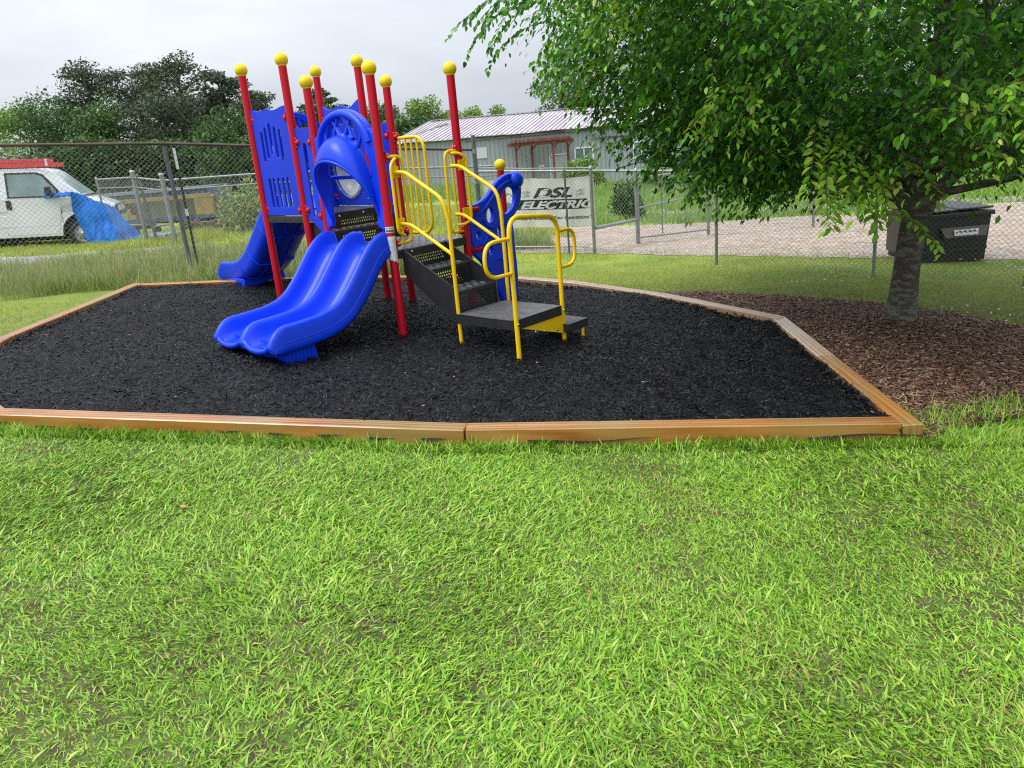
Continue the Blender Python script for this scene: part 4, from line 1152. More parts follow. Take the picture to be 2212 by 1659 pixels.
# second, older fence far left with round-capped gate posts
ff = empty('old_chain_link_fence', (-8.4, 19, 0), label='older grey chain link fence and gate posts in front of the blue container', cat='fence')
ox, oy = -8.4, 19
FFp = [(-10.1, 20.6), (-8.45, 19.0), (-7.5, 18.3), (-5.2, 18.6), (-3.0, 18.9), (.2, 19.4)]
FZ = [1.80, 1.78, 1.66, 1.62, 1.50, 1.30]
for i in range(5):
    (xa, ya), (xb, yb) = L2(FFp[i]), L2(FFp[i + 1]); za, zb = tz(*FFp[i]), tz(*FFp[i + 1])
    rail('top_rail', [(xa, ya, FZ[i]), (xb, yb, FZ[i + 1])], .024, GALV, ff)
    rail('middle_rail', [(xa, ya, FZ[i] - .22), (xb, yb, FZ[i + 1] - .22)], .016, GALV, ff)
    chain_mesh('chain_link', (xa, ya), (xb, yb), za + .05, zb + .05, FZ[i] - za - .06, FZ[i + 1] - zb - .06, ff, p=.09, r=.0022)
    pole('post', xa, ya, za - .2, FZ[i] + (.12 if i in (1, 2) else .02), (.05 if i in (1, 2) else .028), GALV if i in (0, 1, 2) else DARKPOST, ff, cap=True)
pole('post', *L2(FFp[5]), tz(*FFp[5]) - .2, FZ[5], .03, DARKPOST, ff, cap=True)
pole('post', *L2((-8.15, 18.9)), tz(-8.2, 19) - .2, 1.80, .035, DARKPOST, ff, cap=True, lean=(-.15, 0), label='leaning rusty gate post')
rail('brace_rail', [(*L2((-8.2, 18.9)), .62), (*L2((-7.55, 18.35)), .68)], .02, GALV, ff)

# farm gate and fence across the road on the right
gf = empty('far_gate', (2.9, 15.2, 0), label='galvanised gate and post across the road, right of the banner', cat='gate')
ox, oy = 2.9, 15.2
GP = [(1.98, 13.6), (2.55, 14.3), (4.2, 15.6), (6.8, 16.8), (10.5, 17.8)]
pole('post', *L2(GP[1]), tz(*GP[1]) - .2, 1.16, .040, GALV, gf, cap=True)
GZ = [1.0, 1.02, 1.02, .95, .85]
for i in range(1, 4):
    (xa, ya), (xb, yb) = L2(GP[i]), L2(GP[i + 1]); za, zb = tz(*GP[i]), tz(*GP[i + 1])
    rail('top_rail', [(xa, ya, GZ[i]), (xb, yb, GZ[i + 1])], .020, GALV, gf)
    if i == 1:
        rail('gate_bar', [(xa, ya, GZ[i] - .52), (xb, yb, GZ[i + 1] - .48)], .016, GALV, gf)
        rail('gate_bar', [(xa, ya, za + .12), (xb, yb, zb + .12)], .016, GALV, gf)
        for f in (.33, .66): pole('gate_stile', xa + (xb - xa) * f, ya + (yb - ya) * f, za + .1, GZ[i], .014, GALV, gf)
    chain_mesh('chain_link', (xa, ya), (xb, yb), za + .05, zb + .05, GZ[i] - za - .06, GZ[i + 1] - zb - .06, gf, p=.085, r=.002)
    pole('post', xb, yb, zb - .2, GZ[i + 1] + .05, .03, GALV, gf, cap=True)
rail('gate_arm', [(*L2((1.62, 13.05)), tz(1.6, 13) + .42), (*L2(GP[1]), tz(*GP[1]) + .45)], .03, GALV, gf)

# ================================================================== van, ladder, tarps
VAN_SL = R(3.5)
van = empty('parked_van', (-10.84, 20.7, .14), 0, label='white work van parked nose right behind the fence', cat='van')
van.rotation_euler = (0, VAN_SL, R(17)); van.scale = (.9, 1, .955)
VW = 1.96
def side_poly(name, outl, z_in, m, holes=(), y0=0, y1=VW, parent=van, bev=.02, label=None):
    """profile in x,z extruded from y0 to y1; above z_in[0] the sides lean inwards"""
    t = y1 - y0
    me = plate_mesh(name, outl, holes, t, bev, Matrix.Translation((0, (y0 + y1) / 2, 0)) @ Matrix.Rotation(R(90), 4, 'X'))
    zb, zt, inn = z_in
    for v in me.vertices:
        if v.co.z > zb:
            f = (v.co.z - zb) / (zt - zb); c = (y0 + y1) / 2
            v.co.y = c + (v.co.y - c) * (1 - inn * f / (t / 2))
        if v.co.x > .55: v.co.y = VW / 2 + (v.co.y - VW / 2) * (1 - .12 * (v.co.x - .55) / .5)
    return link(name, me, m, parent, label=label)
arch = [(.50 * math.cos(t) + 0, .40 + .50 * math.sin(t)) for t in [R(180 - 12 * i) for i in range(16)]]
arch_r = [(-3.43 + .48 * math.cos(t), .40 + .48 * math.sin(t)) for t in [R(180 - 12 * i) for i in range(16)]]
low = [(-4.5, .45), (-4.5, 1.36), (-.45, 1.36), (.10, 1.35), (.45, 1.25), (.80, 1.13), (.94, .98), (.965, .62), (.90, .50), (.50, .40)] + arch[::-1][1:] + [(-.52, .33), (-2.93, .33)] + arch_r[::-1][1:] + [(-3.93, .40)]
side_poly('van_body', low, (5, 6, 0), WHITE)
up = [(-4.48, 1.345), (-4.44, 1.95), (-4.30, 2.10), (-.98, 2.11), (-.70, 2.07), (-.54, 1.98), (.14, 1.38), (.18, 1.345)]
side_poly('van_cab', up, (1.345, 2.11, .16), WHITE)
# windows and details sit slightly proud of the near side (y = 0)
def lean_y(z): return .16 * max(z - 1.345, 0) / .765
def side_panel(name, pts, m, dep=.006, parent=van, holes=(), label=None):
    me = plate_mesh(name, pts, holes, .008, .002, Matrix.Rotation(R(90), 4, 'X'))
    for v in me.vertices: v.co.y = v.co.y - dep + lean_y(v.co.z)
    return link(name, me, m, parent, label=label)
door = side_panel('van_door', [(-1.86, .40), (-1.86, 2.035), (-.93, 2.035), (-.72, 1.96), (-.38, 1.44), (-.40, 1.38), (-.47, .95), (-.56, .55), (-.60, .40)], WHITE, .004, holes=[[(-1.70, 1.385), (-1.70, 1.985), (-.98, 1.985), (-.80, 1.93), (-.46, 1.52), (-.44, 1.385)]])
gl = side_panel('door_glass', [(-1.70, 1.385), (-1.70, 1.985), (-.98, 1.985), (-.80, 1.93), (-.46, 1.52), (-.44, 1.385)], VGLASS, .001)
side_panel('glass_seal', [(-1.73, 1.36), (-1.73, 2.01), (-.96, 2.01), (-.77, 1.955), (-.435, 1.54), (-.415, 1.36)], BLACKP, .0065, holes=[[(-1.68, 1.40), (-1.68, 1.965), (-.99, 1.965), (-.82, 1.91), (-.50, 1.51), (-.48, 1.40)]])
side_panel('side_window', [(-3.2, 1.385), (-3.2, 1.98), (-2.02, 1.98), (-1.98, 1.385)], VGLASS, .004)
side_panel('window_seal', [(-3.24, 1.36), (-3.24, 2.0), (-1.985, 2.0), (-1.955, 1.36)], BLACKP, .006, holes=[[(-3.18, 1.40), (-3.18, 1.96), (-2.05, 1.96), (-2.02, 1.40)]])
side_panel('door_handle', [(-1.79, 1.08), (-1.79, 1.30), (-1.69, 1.31), (-1.66, 1.28), (-1.66, 1.07), (-1.72, 1.06)], BLACKP, .016, parent=door)
# dark gaps between door and body
for xs in ((-1.875, .40, -1.875, 2.03), (-.455, .62, -.455, 1.39)):
    side_panel('door_gap', [(xs[0] - .005, xs[1]), (xs[0] + .005, xs[1]), (xs[2] + .005, xs[3]), (xs[2] - .005, xs[3])], DARK, .003)
side_panel('body_crease', [(-4.4, .62), (-.56, .62), (-.56, .64), (-4.4, .64)], WHITE, .008)
ws = MB()
ws.add([(-.57, .20, 1.985), (.10, .09, 1.39), (.10, VW - .09, 1.39), (-.57, VW - .20, 1.985)], [(0, 1, 2, 3)], M=Matrix.Translation((.012, 0, .020)))
ws.build('windscreen', WSHIELD, van)
m = MB(); m.tube([(-.68, .150, 2.02), (-.54, .148, 1.985), (.13, .035, 1.39)], .020, 8); m.build('windscreen_pillar', WHITE, van)
m = MB(); m.tube([(-.58, .175, 2.0), (.11, .055, 1.40)], .011, 6); m.build('windscreen_seal', BLACKP, van)
m = MB(); m.box((.12, VW / 2, 1.375), (.10, VW - .2, .03)); m.build('wiper_cowl', BLACKP, van)
mr = MB(); mr.box((-.66, -.17, 1.52), (.16, .14, .25), bev=.03); mr.box((-.60, -.05, 1.45), (.10, .14, .05)); mr.build('door_mirror', BLACKP, van)
# bare front: open headlamp cavity, no bumper
m = MB(); m.box((.962, .22, .98), (.03, .34, .20)); m.build('headlamp_opening', DARK, van)
m = MB(); m.box((.97, VW / 2, .86), (.05, VW - .3, .10), bev=.01); m.box((.97, VW / 2, 1.10), (.04, VW - .3, .03), bev=.01); m.build('front_frame', BLACKP, van)
m = MB(); m.box((-2.1, VW / 2, .30), (4.6, 1.5, .16)); m.build('underbody', DARK, van)
m = MB(); m.tube([(-.53, -.006, .33)] + [(x * 1.0, -.008, z) for x, z in [(.515 * math.cos(R(180 - 12 * i)), .40 + .515 * math.sin(R(180 - 12 * i))) for i in range(16)]], .016, 6); m.build('arch_trim', WHITE, van)
m = MB(); m.box((0, .55, .62), (.98, .9, .5)); m.build('wheel_well', DARK, van)
def wheel(x, y, label=None):
    w = empty('wheel', (x, y, .375)); w.parent = van
    Rt = Matrix.Rotation(R(90), 4, 'X')
    t = MB(); t.lathe([(.235, -.005), (.25, -.018), (.33, -.022), (.365, -.005), (.378, .03), (.378, .20), (.36, .235), (.24, .235)], 40, Rt @ Matrix.Translation((0, 0, -.225)))
    for i in range(40):
        a = R(9 * i); t.box((.379 * math.cos(a), .11, .379 * math.sin(a)), (.014, .16, .02), M=None)
    t.build('tyre', BLACKP, w)
    r_ = MB(); r_.lathe([(.235, 0), (.225, .012), (.215, .045), (.205, .055), (.17, .045), (.13, .020), (.085, .010), (.078, -.02), (.055, -.026), (.001, -.028)], 36, Matrix.Rotation(R(-90), 4, 'X') @ Matrix.Translation((0, 0, .0)))
    r_.build('rim', RIMM, w)
    h = MB()
    for i in range(8):
        a = R(45 * i + 10); h.lathe([(.001, -.002), (.020, -.002), (.022, .0)], 10, Matrix.Translation((.155 * math.cos(a), .026, .155 * math.sin(a))) @ Matrix.Rotation(R(90), 4, 'X'))
    h.build('rim_hole', DARK, w, kind='stuff')
    c = MB(); c.lathe([(.001, -.045), (.05, -.043), (.058, -.03), (.058, -.01)], 18, Matrix.Rotation(R(-90), 4, 'X'))
    for i in range(8):
        a = R(45 * i + 32); c.sphere((.072 * math.cos(a), -.02, .072 * math.sin(a)), .011, 8, 5)
    c.build('hub', STEEL, w)
wheel(0, .03); wheel(-3.43, .03)

lad = empty('ladder', (-11.15, 20.75, 2.25), label='red fibreglass ladder on the roof rack of the white van', cat='ladder')
lad.rotation_euler = (0, VAN_SL, R(17)); lad.scale = (1, 1, 1.2)
for y_ in (0, .42):
    m = MB(); m.box((-1.3, y_, 0), (2.9, .035, .085), bev=.004); m.box((-1.35, y_, .09), (2.55, .030, .075), bev=.004)
    m.cur = 1
    for i in range(9):
        for dz in (-.012, .088): m.lathe([(.001, -.004), (.014, -.004), (.017, 0)], 10, Matrix.Translation((.0 - .30 * i - .12, y_ - .018, dz)) @ Matrix.Rotation(R(-90), 4, 'X') @ Matrix.Rotation(math.pi, 4, 'X'))
    m.build('ladder_rail', [LADR, PAPER], lad)
for i in range(9): MB().tube([(-.12 - .30 * i, .0, 0), (-.12 - .30 * i, .42, 0)], .014, 8).build('rung', GALV, lad)
m = MB(); m.box((-.16, -.021, .055), (.055, .012, .14)); m.build('ladder_tag', PAPER, lad)
m = MB(); m.tube([(-2.8, -.06, -.10), (-1.75, -.06, -.04), (-1.45, -.06, -.115)], .03, 8); m.tube([(-1.75, -.06, -.04), (-1.75, .9, -.04)], .02, 8); m.tube([(-1.5, -.06, -.13), (-1.5, .9, -.13)], .02, 8); m.build('roof_rack', WHITE, lad)

# tarp hanging from the mirror over the damaged front corner
def cloth(name, cols, m, thick=.004, **kw):
    """cols: list of polylines (top to bottom), lofted"""
    nv = len(cols[0]); V = [p for c in cols for p in c]; F = []
    for i in range(len(cols) - 1):
        for j in range(nv - 1): a = i * nv + j; F.append((a, a + nv, a + nv + 1, a + 1))
    o = link(name, np_mesh(name, V, np.array(F), True), m, **kw); s = o.modifiers.new('thick', 'SOLIDIFY'); s.thickness = thick
    return o
cols = []; nu, nv = 46, 40
topc = catmull([(.02, -.02, 1.455), (.10, -.03, 1.44), (.28, -.05, 1.37), (.52, -.07, 1.24), (.80, -.08, 1.10), (1.00, -.02, .98)], 10)
botc = catmull([(.30, -.10, .06), (.48, -.40, .0), (.80, -.55, .0), (1.20, -.55, .0), (1.55, -.48, .0), (1.84, -.35, .02)], 10)
midc = catmull([(.02, -.05, .80), (.30, -.16, .80), (.62, -.26, .72), (.92, -.30, .62), (1.20, -.28, .55), (1.42, -.18, .52)], 10)
for i in range(nu):
    u = i / (nu - 1) * (len(topc) - 1); k = min(int(u), len(topc) - 2); f = u - k
    T_, Mi, B_ = [np.array(c[k]) * (1 - f) + np.array(c[k + 1]) * f for c in (topc, midc, botc)]
    col = []
    for j in range(nv):
        t = j / (nv - 1); p = (1 - t) * (1 - 2 * t) * T_ + 4 * t * (1 - t) * Mi + t * (2 * t - 1) * B_
        w = math.sin(i * .55 + 2.2 * math.sin(t * 3)) * .040 * t + math.sin(i * .23 + t * 9) * .022 + .014 * math.sin(i * 1.3 + t * 22) + .02 * math.sin(t * 15 + i * .15) * t
        col.append((p[0] + .02 * math.sin(t * 11 + i), p[1] - w, max(p[2] + .012 * math.sin(i * .9) * t, -.02)))
    cols.append(col)
cloth('blue_tarp', cols, TARP, label='bright blue tarp draped from the van mirror over its front wheel', cat='tarp', loc=(-10.84, 20.62, .11))
cols = [[(-.62 + .70 * i / 14, -.06 - .10 * j / 5 + .02 * math.sin(i), 1.43 + .05 * math.sin(j * 1.3) - .035 * (abs(j - 2.5)) + .012 * math.sin(i * 1.7)) for j in range(6)] for i in range(15)]
cloth('tarp_strap', cols, TARP, loc=(-10.84, 20.60, .12), label='twisted blue tarp corner tied to the black van mirror', cat='tarp')
cols = [[(.9 * i / 20, .5 * j / 12, .05 + .07 * abs(math.sin(i * 1.1 + j * .7)) + .06 * abs(math.sin(i * .45 - j))) for j in range(13)] for i in range(21)]
cloth('tarp_scrap', cols, TARP2, loc=(-9.05, 19.9, tz(-9, 19.9)), label='crumpled torn piece of faded blue tarp lying in the grass', cat='tarp')
bm_ = empty('fallen_bumper', (-9.45, 21.0, tz(-9.4, 21)), label='black bumper bar lying in the grass beside the tarp', cat='bumper')
m = MB(); m.box((0, 0, .33), (.85, .14, .12), bev=.03); m.box((.42, .05, .24), (.16, .2, .16), bev=.03); m.build('bumper_bar', BLACKP, bm_)
m = MB(); m.box((-.1, 0, .13), (.12, .1, .28)); m.build('bumper_bracket', DARK, bm_)

# blue container and yellow machine frame behind the old fence
ct = empty('blue_container', (-12.6, 28, tz(-12.6, 28)), -.05, label='long dull blue open container behind the old fence', cat='container')
z0 = 0.0
bz = 1.24 - tz(-12.6, 28)
m = MB(); m.box((0, 1.2, bz / 2), (5.2, 2.2, bz)); m.build('container_body', CONT, ct)
for i in range(9): MB().box((-2.5 + .62 * i, .07, bz / 2), (.09, .06, bz - .1)).build('rib', CONT, ct)
MB().box((0, .06, bz - .02), (5.3, .10, .09)).build('top_rim', GALV, ct)
ym = empty('yellow_trailer', (-10.9, 26, tz(-10.9, 26)), -.04, label='yellow equipment trailer with stepped ramp in front of the blue container', cat='trailer')
tzm = tz(-10.9, 26)
m = MB(); m.box((-.3, 0, 1.02 - tzm), (4.0, .12, .12)); m.build('trailer_beam', YEQ, ym)
me = plate_mesh('trailer_side', [(-2.3, .42 - tzm), (-.85, .42 - tzm), (-.85, .56 - tzm), (-1.0, .58 - tzm), (-1.02, .78 - tzm), (-1.15, .80 - tzm), (-1.18, .98 - tzm), (-2.3, .98 - tzm)], [], .08, .005, Matrix.Rotation(R(90), 4, 'X')); link('trailer_side', me, YEQ, ym)
MB().box((.3, .18, .70 - tzm), (3.4, .05, .56)).build('trailer_bed_side', mat('olive grey panel', (.17, .17, .13), .7, var=.4, vscale=2), ym)
for x_ in (.55,): MB().box((x_, 0, .66 - tzm), (.10, .10, .62)).build('trailer_leg', YEQ, ym)
MB().box((1.45, .1, .70 - tzm), (.62, .3, .62), bev=.03).build('trailer_box', YEQ, ym)
m = MB(); rr = random.Random(3)
for i in range(60): m.sphere((rr.uniform(-.9, .9), rr.uniform(-.5, .5), rr.uniform(-.02, .25)), rr.uniform(.05, .16), 7, 5)
m.build('spoil_heap', MUDB, None, loc=(-7.95, 22.3, tz(-8, 22.3)), kind='stuff', label='heap of brown soil clods beside the gate post')

# ================================================================== dumpster
dp = empty('dumpster', (5.98, 10.98, tz(6.0, 11)), R(1), label='black and brown dumpster behind the tree trunk and the low fence', cat='dumpster')
DW, DD, DH = 1.02, .92, .68
m = MB()
# body tapers slightly towards the ground
def tbox(m, x0, x1, y0, y1, z0, z1, tp):
    vs = [(x0 + tp, y0 + tp, z0), (x1 - tp, y0 + tp, z0), (x1 - tp, y1 - tp, z0), (x0 + tp, y1 - tp, z0), (x0, y0, z1), (x1, y0, z1), (x1, y1, z1), (x0, y1, z1)]
    m.add(vs, [(0, 3, 2, 1), (0, 1, 5, 4), (1, 2, 6, 5), (2, 3, 7, 6), (3, 0, 4, 7), (4, 5, 6, 7)])
tbox(m, 0, DW, 0, DD, -.03, DH, .03); m.build('bin_body', BLKD, dp)
m = MB(); vs = [(-.004, -.001, DH - .04), (-.004, DD, DH - .04), (.026, DD - .03, 0), (.026, .03, 0)]
m.box((-.012, DD / 2, DH / 2 + .02), (.02, DD - .08, DH - .14)); m.build('side_panel', BROWND, dp)
for x_ in (.05, .0): pass
m = MB(); m.box((DW / 2, -.012, DH - .03), (DW + .06, .05, .06), bev=.008); m.box((-.02, DD / 2, DH - .03), (.05, DD, .06), bev=.008); m.box((DW + .02, DD / 2, DH - .03), (.05, DD, .06), bev=.008); m.build('top_rim', BLKD, dp)
m = MB(); m.box((DW * .25, DD / 2, DH + .035), (DW * .49, DD + .06, .03), bev=.01); m.build('lid', BLKD, dp)
m = MB(); m.box((DW * .76, DD / 2, DH + .045), (DW * .49, DD + .06, .03), bev=.01); m.build('lid', BLKD, dp)
m = MB(); m.add([(.28, -.02, DH - .20), (.98, -.02, DH - .20), (.92, -.075, DH - .34), (.34, -.075, DH - .34), (.34, .0, DH - .36), (.92, .0, DH - .36)], [(0, 3, 2, 1), (3, 4, 5, 2), (0, 4, 3), (1, 2, 5)]); m.build('fork_pocket', BROWND, dp)
m = MB(); m.add([(.46, -.045, DH - .235), (.82, -.045, DH - .235), (.80, -.076, DH - .315), (.46, -.076, DH - .315)], [(0, 3, 2, 1)], M=Matrix.Translation((0, -.004, 0))); lb = m.build('notice_label', PAPER, dp)
m = MB()
for i in range(9): m.box((.50 + .033 * i + (.01 if i % 2 else 0), -.066 - .002 * (i % 2), DH - .27 + .01 * (i % 2)), (.018, .004, .022))
m.build('label_print', PRINT, dp, kind='stuff')
for z_ in (.16,): MB().box((DW / 2, -.008, z_), (DW - .08, .03, .04)).build('stiffener', BLKD, dp)

# ================================================================== metal building with pergola
BB = empty('metal_building', (0, 42, -.8), label='long grey metal building with rusty pale ribbed roof beyond the road', cat='building')
zB = -.8
def lean(x): return -.010 * (x + 5)
wall = MB()
x = -5.0; wx = []
while x < 14.5:
    w_ = .92
    m = MB(); zt = 2.12 + .02 * math.sin(x)
    m.box((x + w_ / 2, 0, (zt - zB) / 2), (w_ - .006, .06, zt - zB))
    m.cur = 1
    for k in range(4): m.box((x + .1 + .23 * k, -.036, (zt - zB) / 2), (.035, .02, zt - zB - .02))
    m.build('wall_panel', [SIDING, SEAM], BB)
    x += w_
m = MB(); h_ = 2.9
for pl in ([(-5, 0), (-3.1, 4.6), (-1.2, 9.2)], [(14.4, 0), (16.3, 4.6), (18.2, 9.2)]):
    (xa, ya), (xb, yb), (xc, yc) = pl
    m.add([(xa, ya, 0), (xb, yb, 0), (xc, yc, 0), (xc, yc, 2.95), (xb, yb, 4.03), (xa, ya, 2.93)], [(0, 1, 2, 3, 4, 5)])
m.add([(-1.2, 9.2, 0), (18.2, 9.2, 0), (18.2, 9.2, 2.95), (-1.2, 9.2, 2.95)], [(0, 1, 2, 3)]); m.build('rear_wall', SIDING, BB)
m = MB(); m.box((4.7, -.10, 2.165 - zB), (19.6, .05, .13)); m.box((4.7, -.14, 2.06 - zB), (12.0, .03, .07)); m.build('fascia', FASCIA, BB)
# roof sheets, each a part; ridge at y=+4.6
n_s = 26; W_ = 19.8 / n_s; SK = 1.9
for i in range(n_s):
    x0 = -5.3 + i * W_; m = MB()
    sag = .05 * math.sin(i * .8) - .02
    ye, ze = -.30 - .05 * math.sin(i * 1.9), 2.20 - zB + .02 * math.sin(i * 1.3)
    ye2, ze2 = 4.6, 3.28 - zB + .015 * math.sin(i * .7)
    xl = .55 if i < 3 else 0
    sh_ = [0, 0]
    for (xa, xb, up_, mi) in [(0, W_ - .006, 0, 0)] + [(k * W_ / 3 + .0, k * W_ / 3 + .045, .035, 1) for k in range(3)]:
        m.cur = mi
        m.add([(x0 + xa, ye, ze + up_), (x0 + xb, ye, ze + up_), (x0 + xb + SK, ye2, ze2 + up_), (x0 + xa + SK, ye2, ze2 + up_), (x0 + xa, ye, ze + up_ - .03), (x0 + xb, ye, ze + up_ - .03), (x0 + xb + SK, ye2, ze2 + up_ - .03), (x0 + xa + SK, ye2, ze2 + up_ - .03)], [(0, 1, 2, 3), (4, 7, 6, 5), (0, 4, 5, 1), (1, 5, 6, 2), (0, 3, 7, 4)])
    m.build('roof_sheet', [ROOFM, ROOFR], BB)
m = MB(); m.add([(-3.4, 4.6, 3.28 - zB), (16.4, 4.6, 3.28 - zB), (18.3, 9.5, 2.2 - zB), (-1.5, 9.5, 2.2 - zB)], [(0, 1, 2, 3)]); m.build('rear_roof', ROOFM, BB)
m = MB(); m.box((6.5, 4.6, 3.33 - zB), (19.6, .35, .03)); m.build('ridge_cap', ROOFM, BB)
# missing strip of roofing near the left end shows as a dark rusty gap
m = MB(); m.add([(-4.2, 1.2, 2.57 - zB), (-3.9, 1.4, 2.62 - zB), (-2.2, 3.3, 3.06 - zB), (-2.5, 3.5, 3.1 - zB), (-3.3, 2.3, 2.84 - zB)], [(0, 1, 2, 4), (4, 2, 3)]); m.build('roof_damage', FASCIA, BB)
# door, windows, notice, lean-to section
d_ = empty('door'); d_.parent = BB
MB().box((3.46, -.06, 1.70 / 2 + .0), (.90, .05, 1.72)).build('door_leaf', DOORM, d_)
fr = MB(); fr.box((2.99, -.07, .88), (.05, .07, 1.78)); fr.box((3.93, -.07, .88), (.05, .07, 1.78)); fr.box((3.46, -.07, 1.76), (.99, .07, .05)); fr.build('door_frame', WFRAME, d_)
MB().sphere((3.12, -.12, .9), .035, 10, 6).build('door_knob', STEEL, d_)
def window(x0, x1, z0, z1):
    w = empty('window'); w.parent = BB
    f = MB()
    for (cx, cz, sx, sz) in (((x0 + x1) / 2, z0, x1 - x0, .07), ((x0 + x1) / 2, z1, x1 - x0, .07), (x0, (z0 + z1) / 2, .07, z1 - z0 + .07), (x1, (z0 + z1) / 2, .07, z1 - z0 + .07), ((x0 + x1) / 2, (z0 + z1) / 2, .05, z1 - z0)):
        f.box((cx, -.08, cz), (sx, .08, sz))
    f.build('frame', WFRAME, w)
    for k in (0, 1):
        MB().box((x0 + (x1 - x0) * (.25 + .5 * k), -.05, (z0 + z1) / 2), ((x1 - x0) / 2 - .05, .02, z1 - z0 - .05)).build('pane', VGLASS, w)
window(4.33, 5.27, .56 - zB, 1.20 - zB); window(7.4, 8.2, .45 - zB, 1.25 - zB)
MB().box((2.55, -.08, .40 - zB), (.28, .02, .24)).build('notice_board', PAPER, BB)
MB().box((2.55, -.093, .40 - zB), (.20, .01, .05)).build('notice_print', LADR, BB)
MB().box((-.55, -.06, 1.38 - zB), (.62, .03, .55)).build('pale_panel', PALEP, BB)
m = MB(); m.tube([(5.4, -.4, 1.95 - zB), (6.1, -.5, 1.2 - zB), (6.9, -.4, .9 - zB)], .05, 8); m.build('downpipe', GALV, BB)
m = MB(); m.box((7.5, -.09, 1.62 - zB), (4.6, .05, .06)); m.build('awning_rail', FASCIA, BB)

pg_ = empty('pergola', (2.5, 40.5, tz(2.5, 40.5)), label='dark red timber pergola in front of the grey building door', cat='pergola')
zp = tz(2.5, 40.5)
for x_ in (1.22, 2.08, 3.10, 3.92):
    yb = (0, .9, 0, .9)[(1.22, 2.08, 3.10, 3.92).index(x_)]
    MB().box((x_ - 2.5, yb, (1.55 - zp) / 2), (.11, .11, 1.55 - zp)).build('post', PERG, pg_)
    MB().add([(x_ - 2.5 + .05, yb, 1.32 - zp), (x_ - 2.5 + .30, yb, 1.56 - zp), (x_ - 2.5 + .22, yb, 1.56 - zp), (x_ - 2.5 + .05, yb, 1.40 - zp), (x_ - 2.5 + .05, yb + .06, 1.32 - zp), (x_ - 2.5 + .30, yb + .06, 1.56 - zp), (x_ - 2.5 + .22, yb + .06, 1.56 - zp), (x_ - 2.5 + .05, yb + .06, 1.40 - zp)], [(0, 1, 2, 3), (7, 6, 5, 4), (0, 4, 5, 1), (3, 2, 6, 7)]).build('brace', PERG, pg_)
for y_ in (-.08, .85): MB().box((0, y_, 1.63 - zp), (3.3, .06, .19)).build('beam', PERG, pg_)
for i in range(15):
    MB().box((-1.45 + .207 * i, .4, 1.78 - zp + .015 * math.sin(i * 2)), (.10, 1.6 - .2 * (i % 3), .15)).build('slat', PERG, pg_)

# ================================================================== vegetation
def blade_mesh(name, P, ang, length, width, lean, m, segs=2, droop=1.0, **kw):
    """P (n,3) roots; each blade a tapering bent strip. lean: horizontal reach as a fraction of length"""
    n = len(P); d = np.stack([np.cos(ang), np.sin(ang), np.zeros(n)], 1)
    roll = rng.uniform(-.9, .9, n)
    sd = np.stack([-np.sin(ang), np.cos(ang), np.zeros(n)], 1) * np.cos(roll)[:, None]; sd[:, 2] = np.sin(roll) * .7
    k = segs; V = np.zeros((n, 2 * k + 1, 3), np.float32)
    for j in range(k + 1):
        t = j / k
        reach = lean * length * (t ** 1.6); up = length * np.sqrt(np.maximum(1 - lean ** 2, .05)) * (t - .30 * droop * lean * t * t)
        c = P + d * reach[:, None] + np.array([0, 0, 1.0]) * up[:, None]
        if j < k:
            wj = width * (1 - .25 * t) * (.8 if j == 0 else 1.0) / 2
            V[:, 2 * j] = c - sd * wj[:, None]; V[:, 2 * j + 1] = c + sd * wj[:, None]
        else: V[:, 2 * k] = c
    base = np.arange(n)[:, None] * (2 * k + 1)
    Q = [base + np.array([[2 * j, 2 * j + 1, 2 * j + 3, 2 * j + 2]]) for j in range(k - 1)]
    T = base + np.array([[2 * k - 2, 2 * k - 1, 2 * k]])
    me = np_mesh(name, V.reshape(-1, 3), ([np.concatenate(Q)] if Q else []) + [T], True)
    return link(name, me, m, kind='stuff', **kw)
def vnoise(x, y, s, seed=0):
    """cheap smooth value noise 0..1"""
    r = np.random.default_rng(seed); g = r.random((64, 64)); X = x * s + 1000.3; Y = y * s + 1000.7
    xi = np.floor(X).astype(int); yi = np.floor(Y).astype(int); fx = X - xi; fy = Y - yi; fx = fx * fx * (3 - 2 * fx); fy = fy * fy * (3 - 2 * fy)
    a = g[xi % 64, yi % 64]; b = g[(xi + 1) % 64, yi % 64]; c = g[xi % 64, (yi + 1) % 64]; d = g[(xi + 1) % 64, (yi + 1) % 64]
    return (a * (1 - fx) + b * fx) * (1 - fy) + (c * (1 - fx) + d * fx) * fy
def scatter(n, x0, x1, y0, y1, keep=None):
    x = rng.uniform(x0, x1, n); y = rng.uniform(y0, y1, n)
    # only what the frame (with a margin) can see
    vis = (np.abs(x) < .78 * y + 1.1)
    if keep is not None: vis &= keep(x, y)
    return x[vis], y[vis]
OUTER = [(BOX[i][0], BOX[i][1]) for i in range(len(BOX))]
inbed = lambda x, y: in_poly(x, y, OUTER) | in_poly(x, y, BEDP)

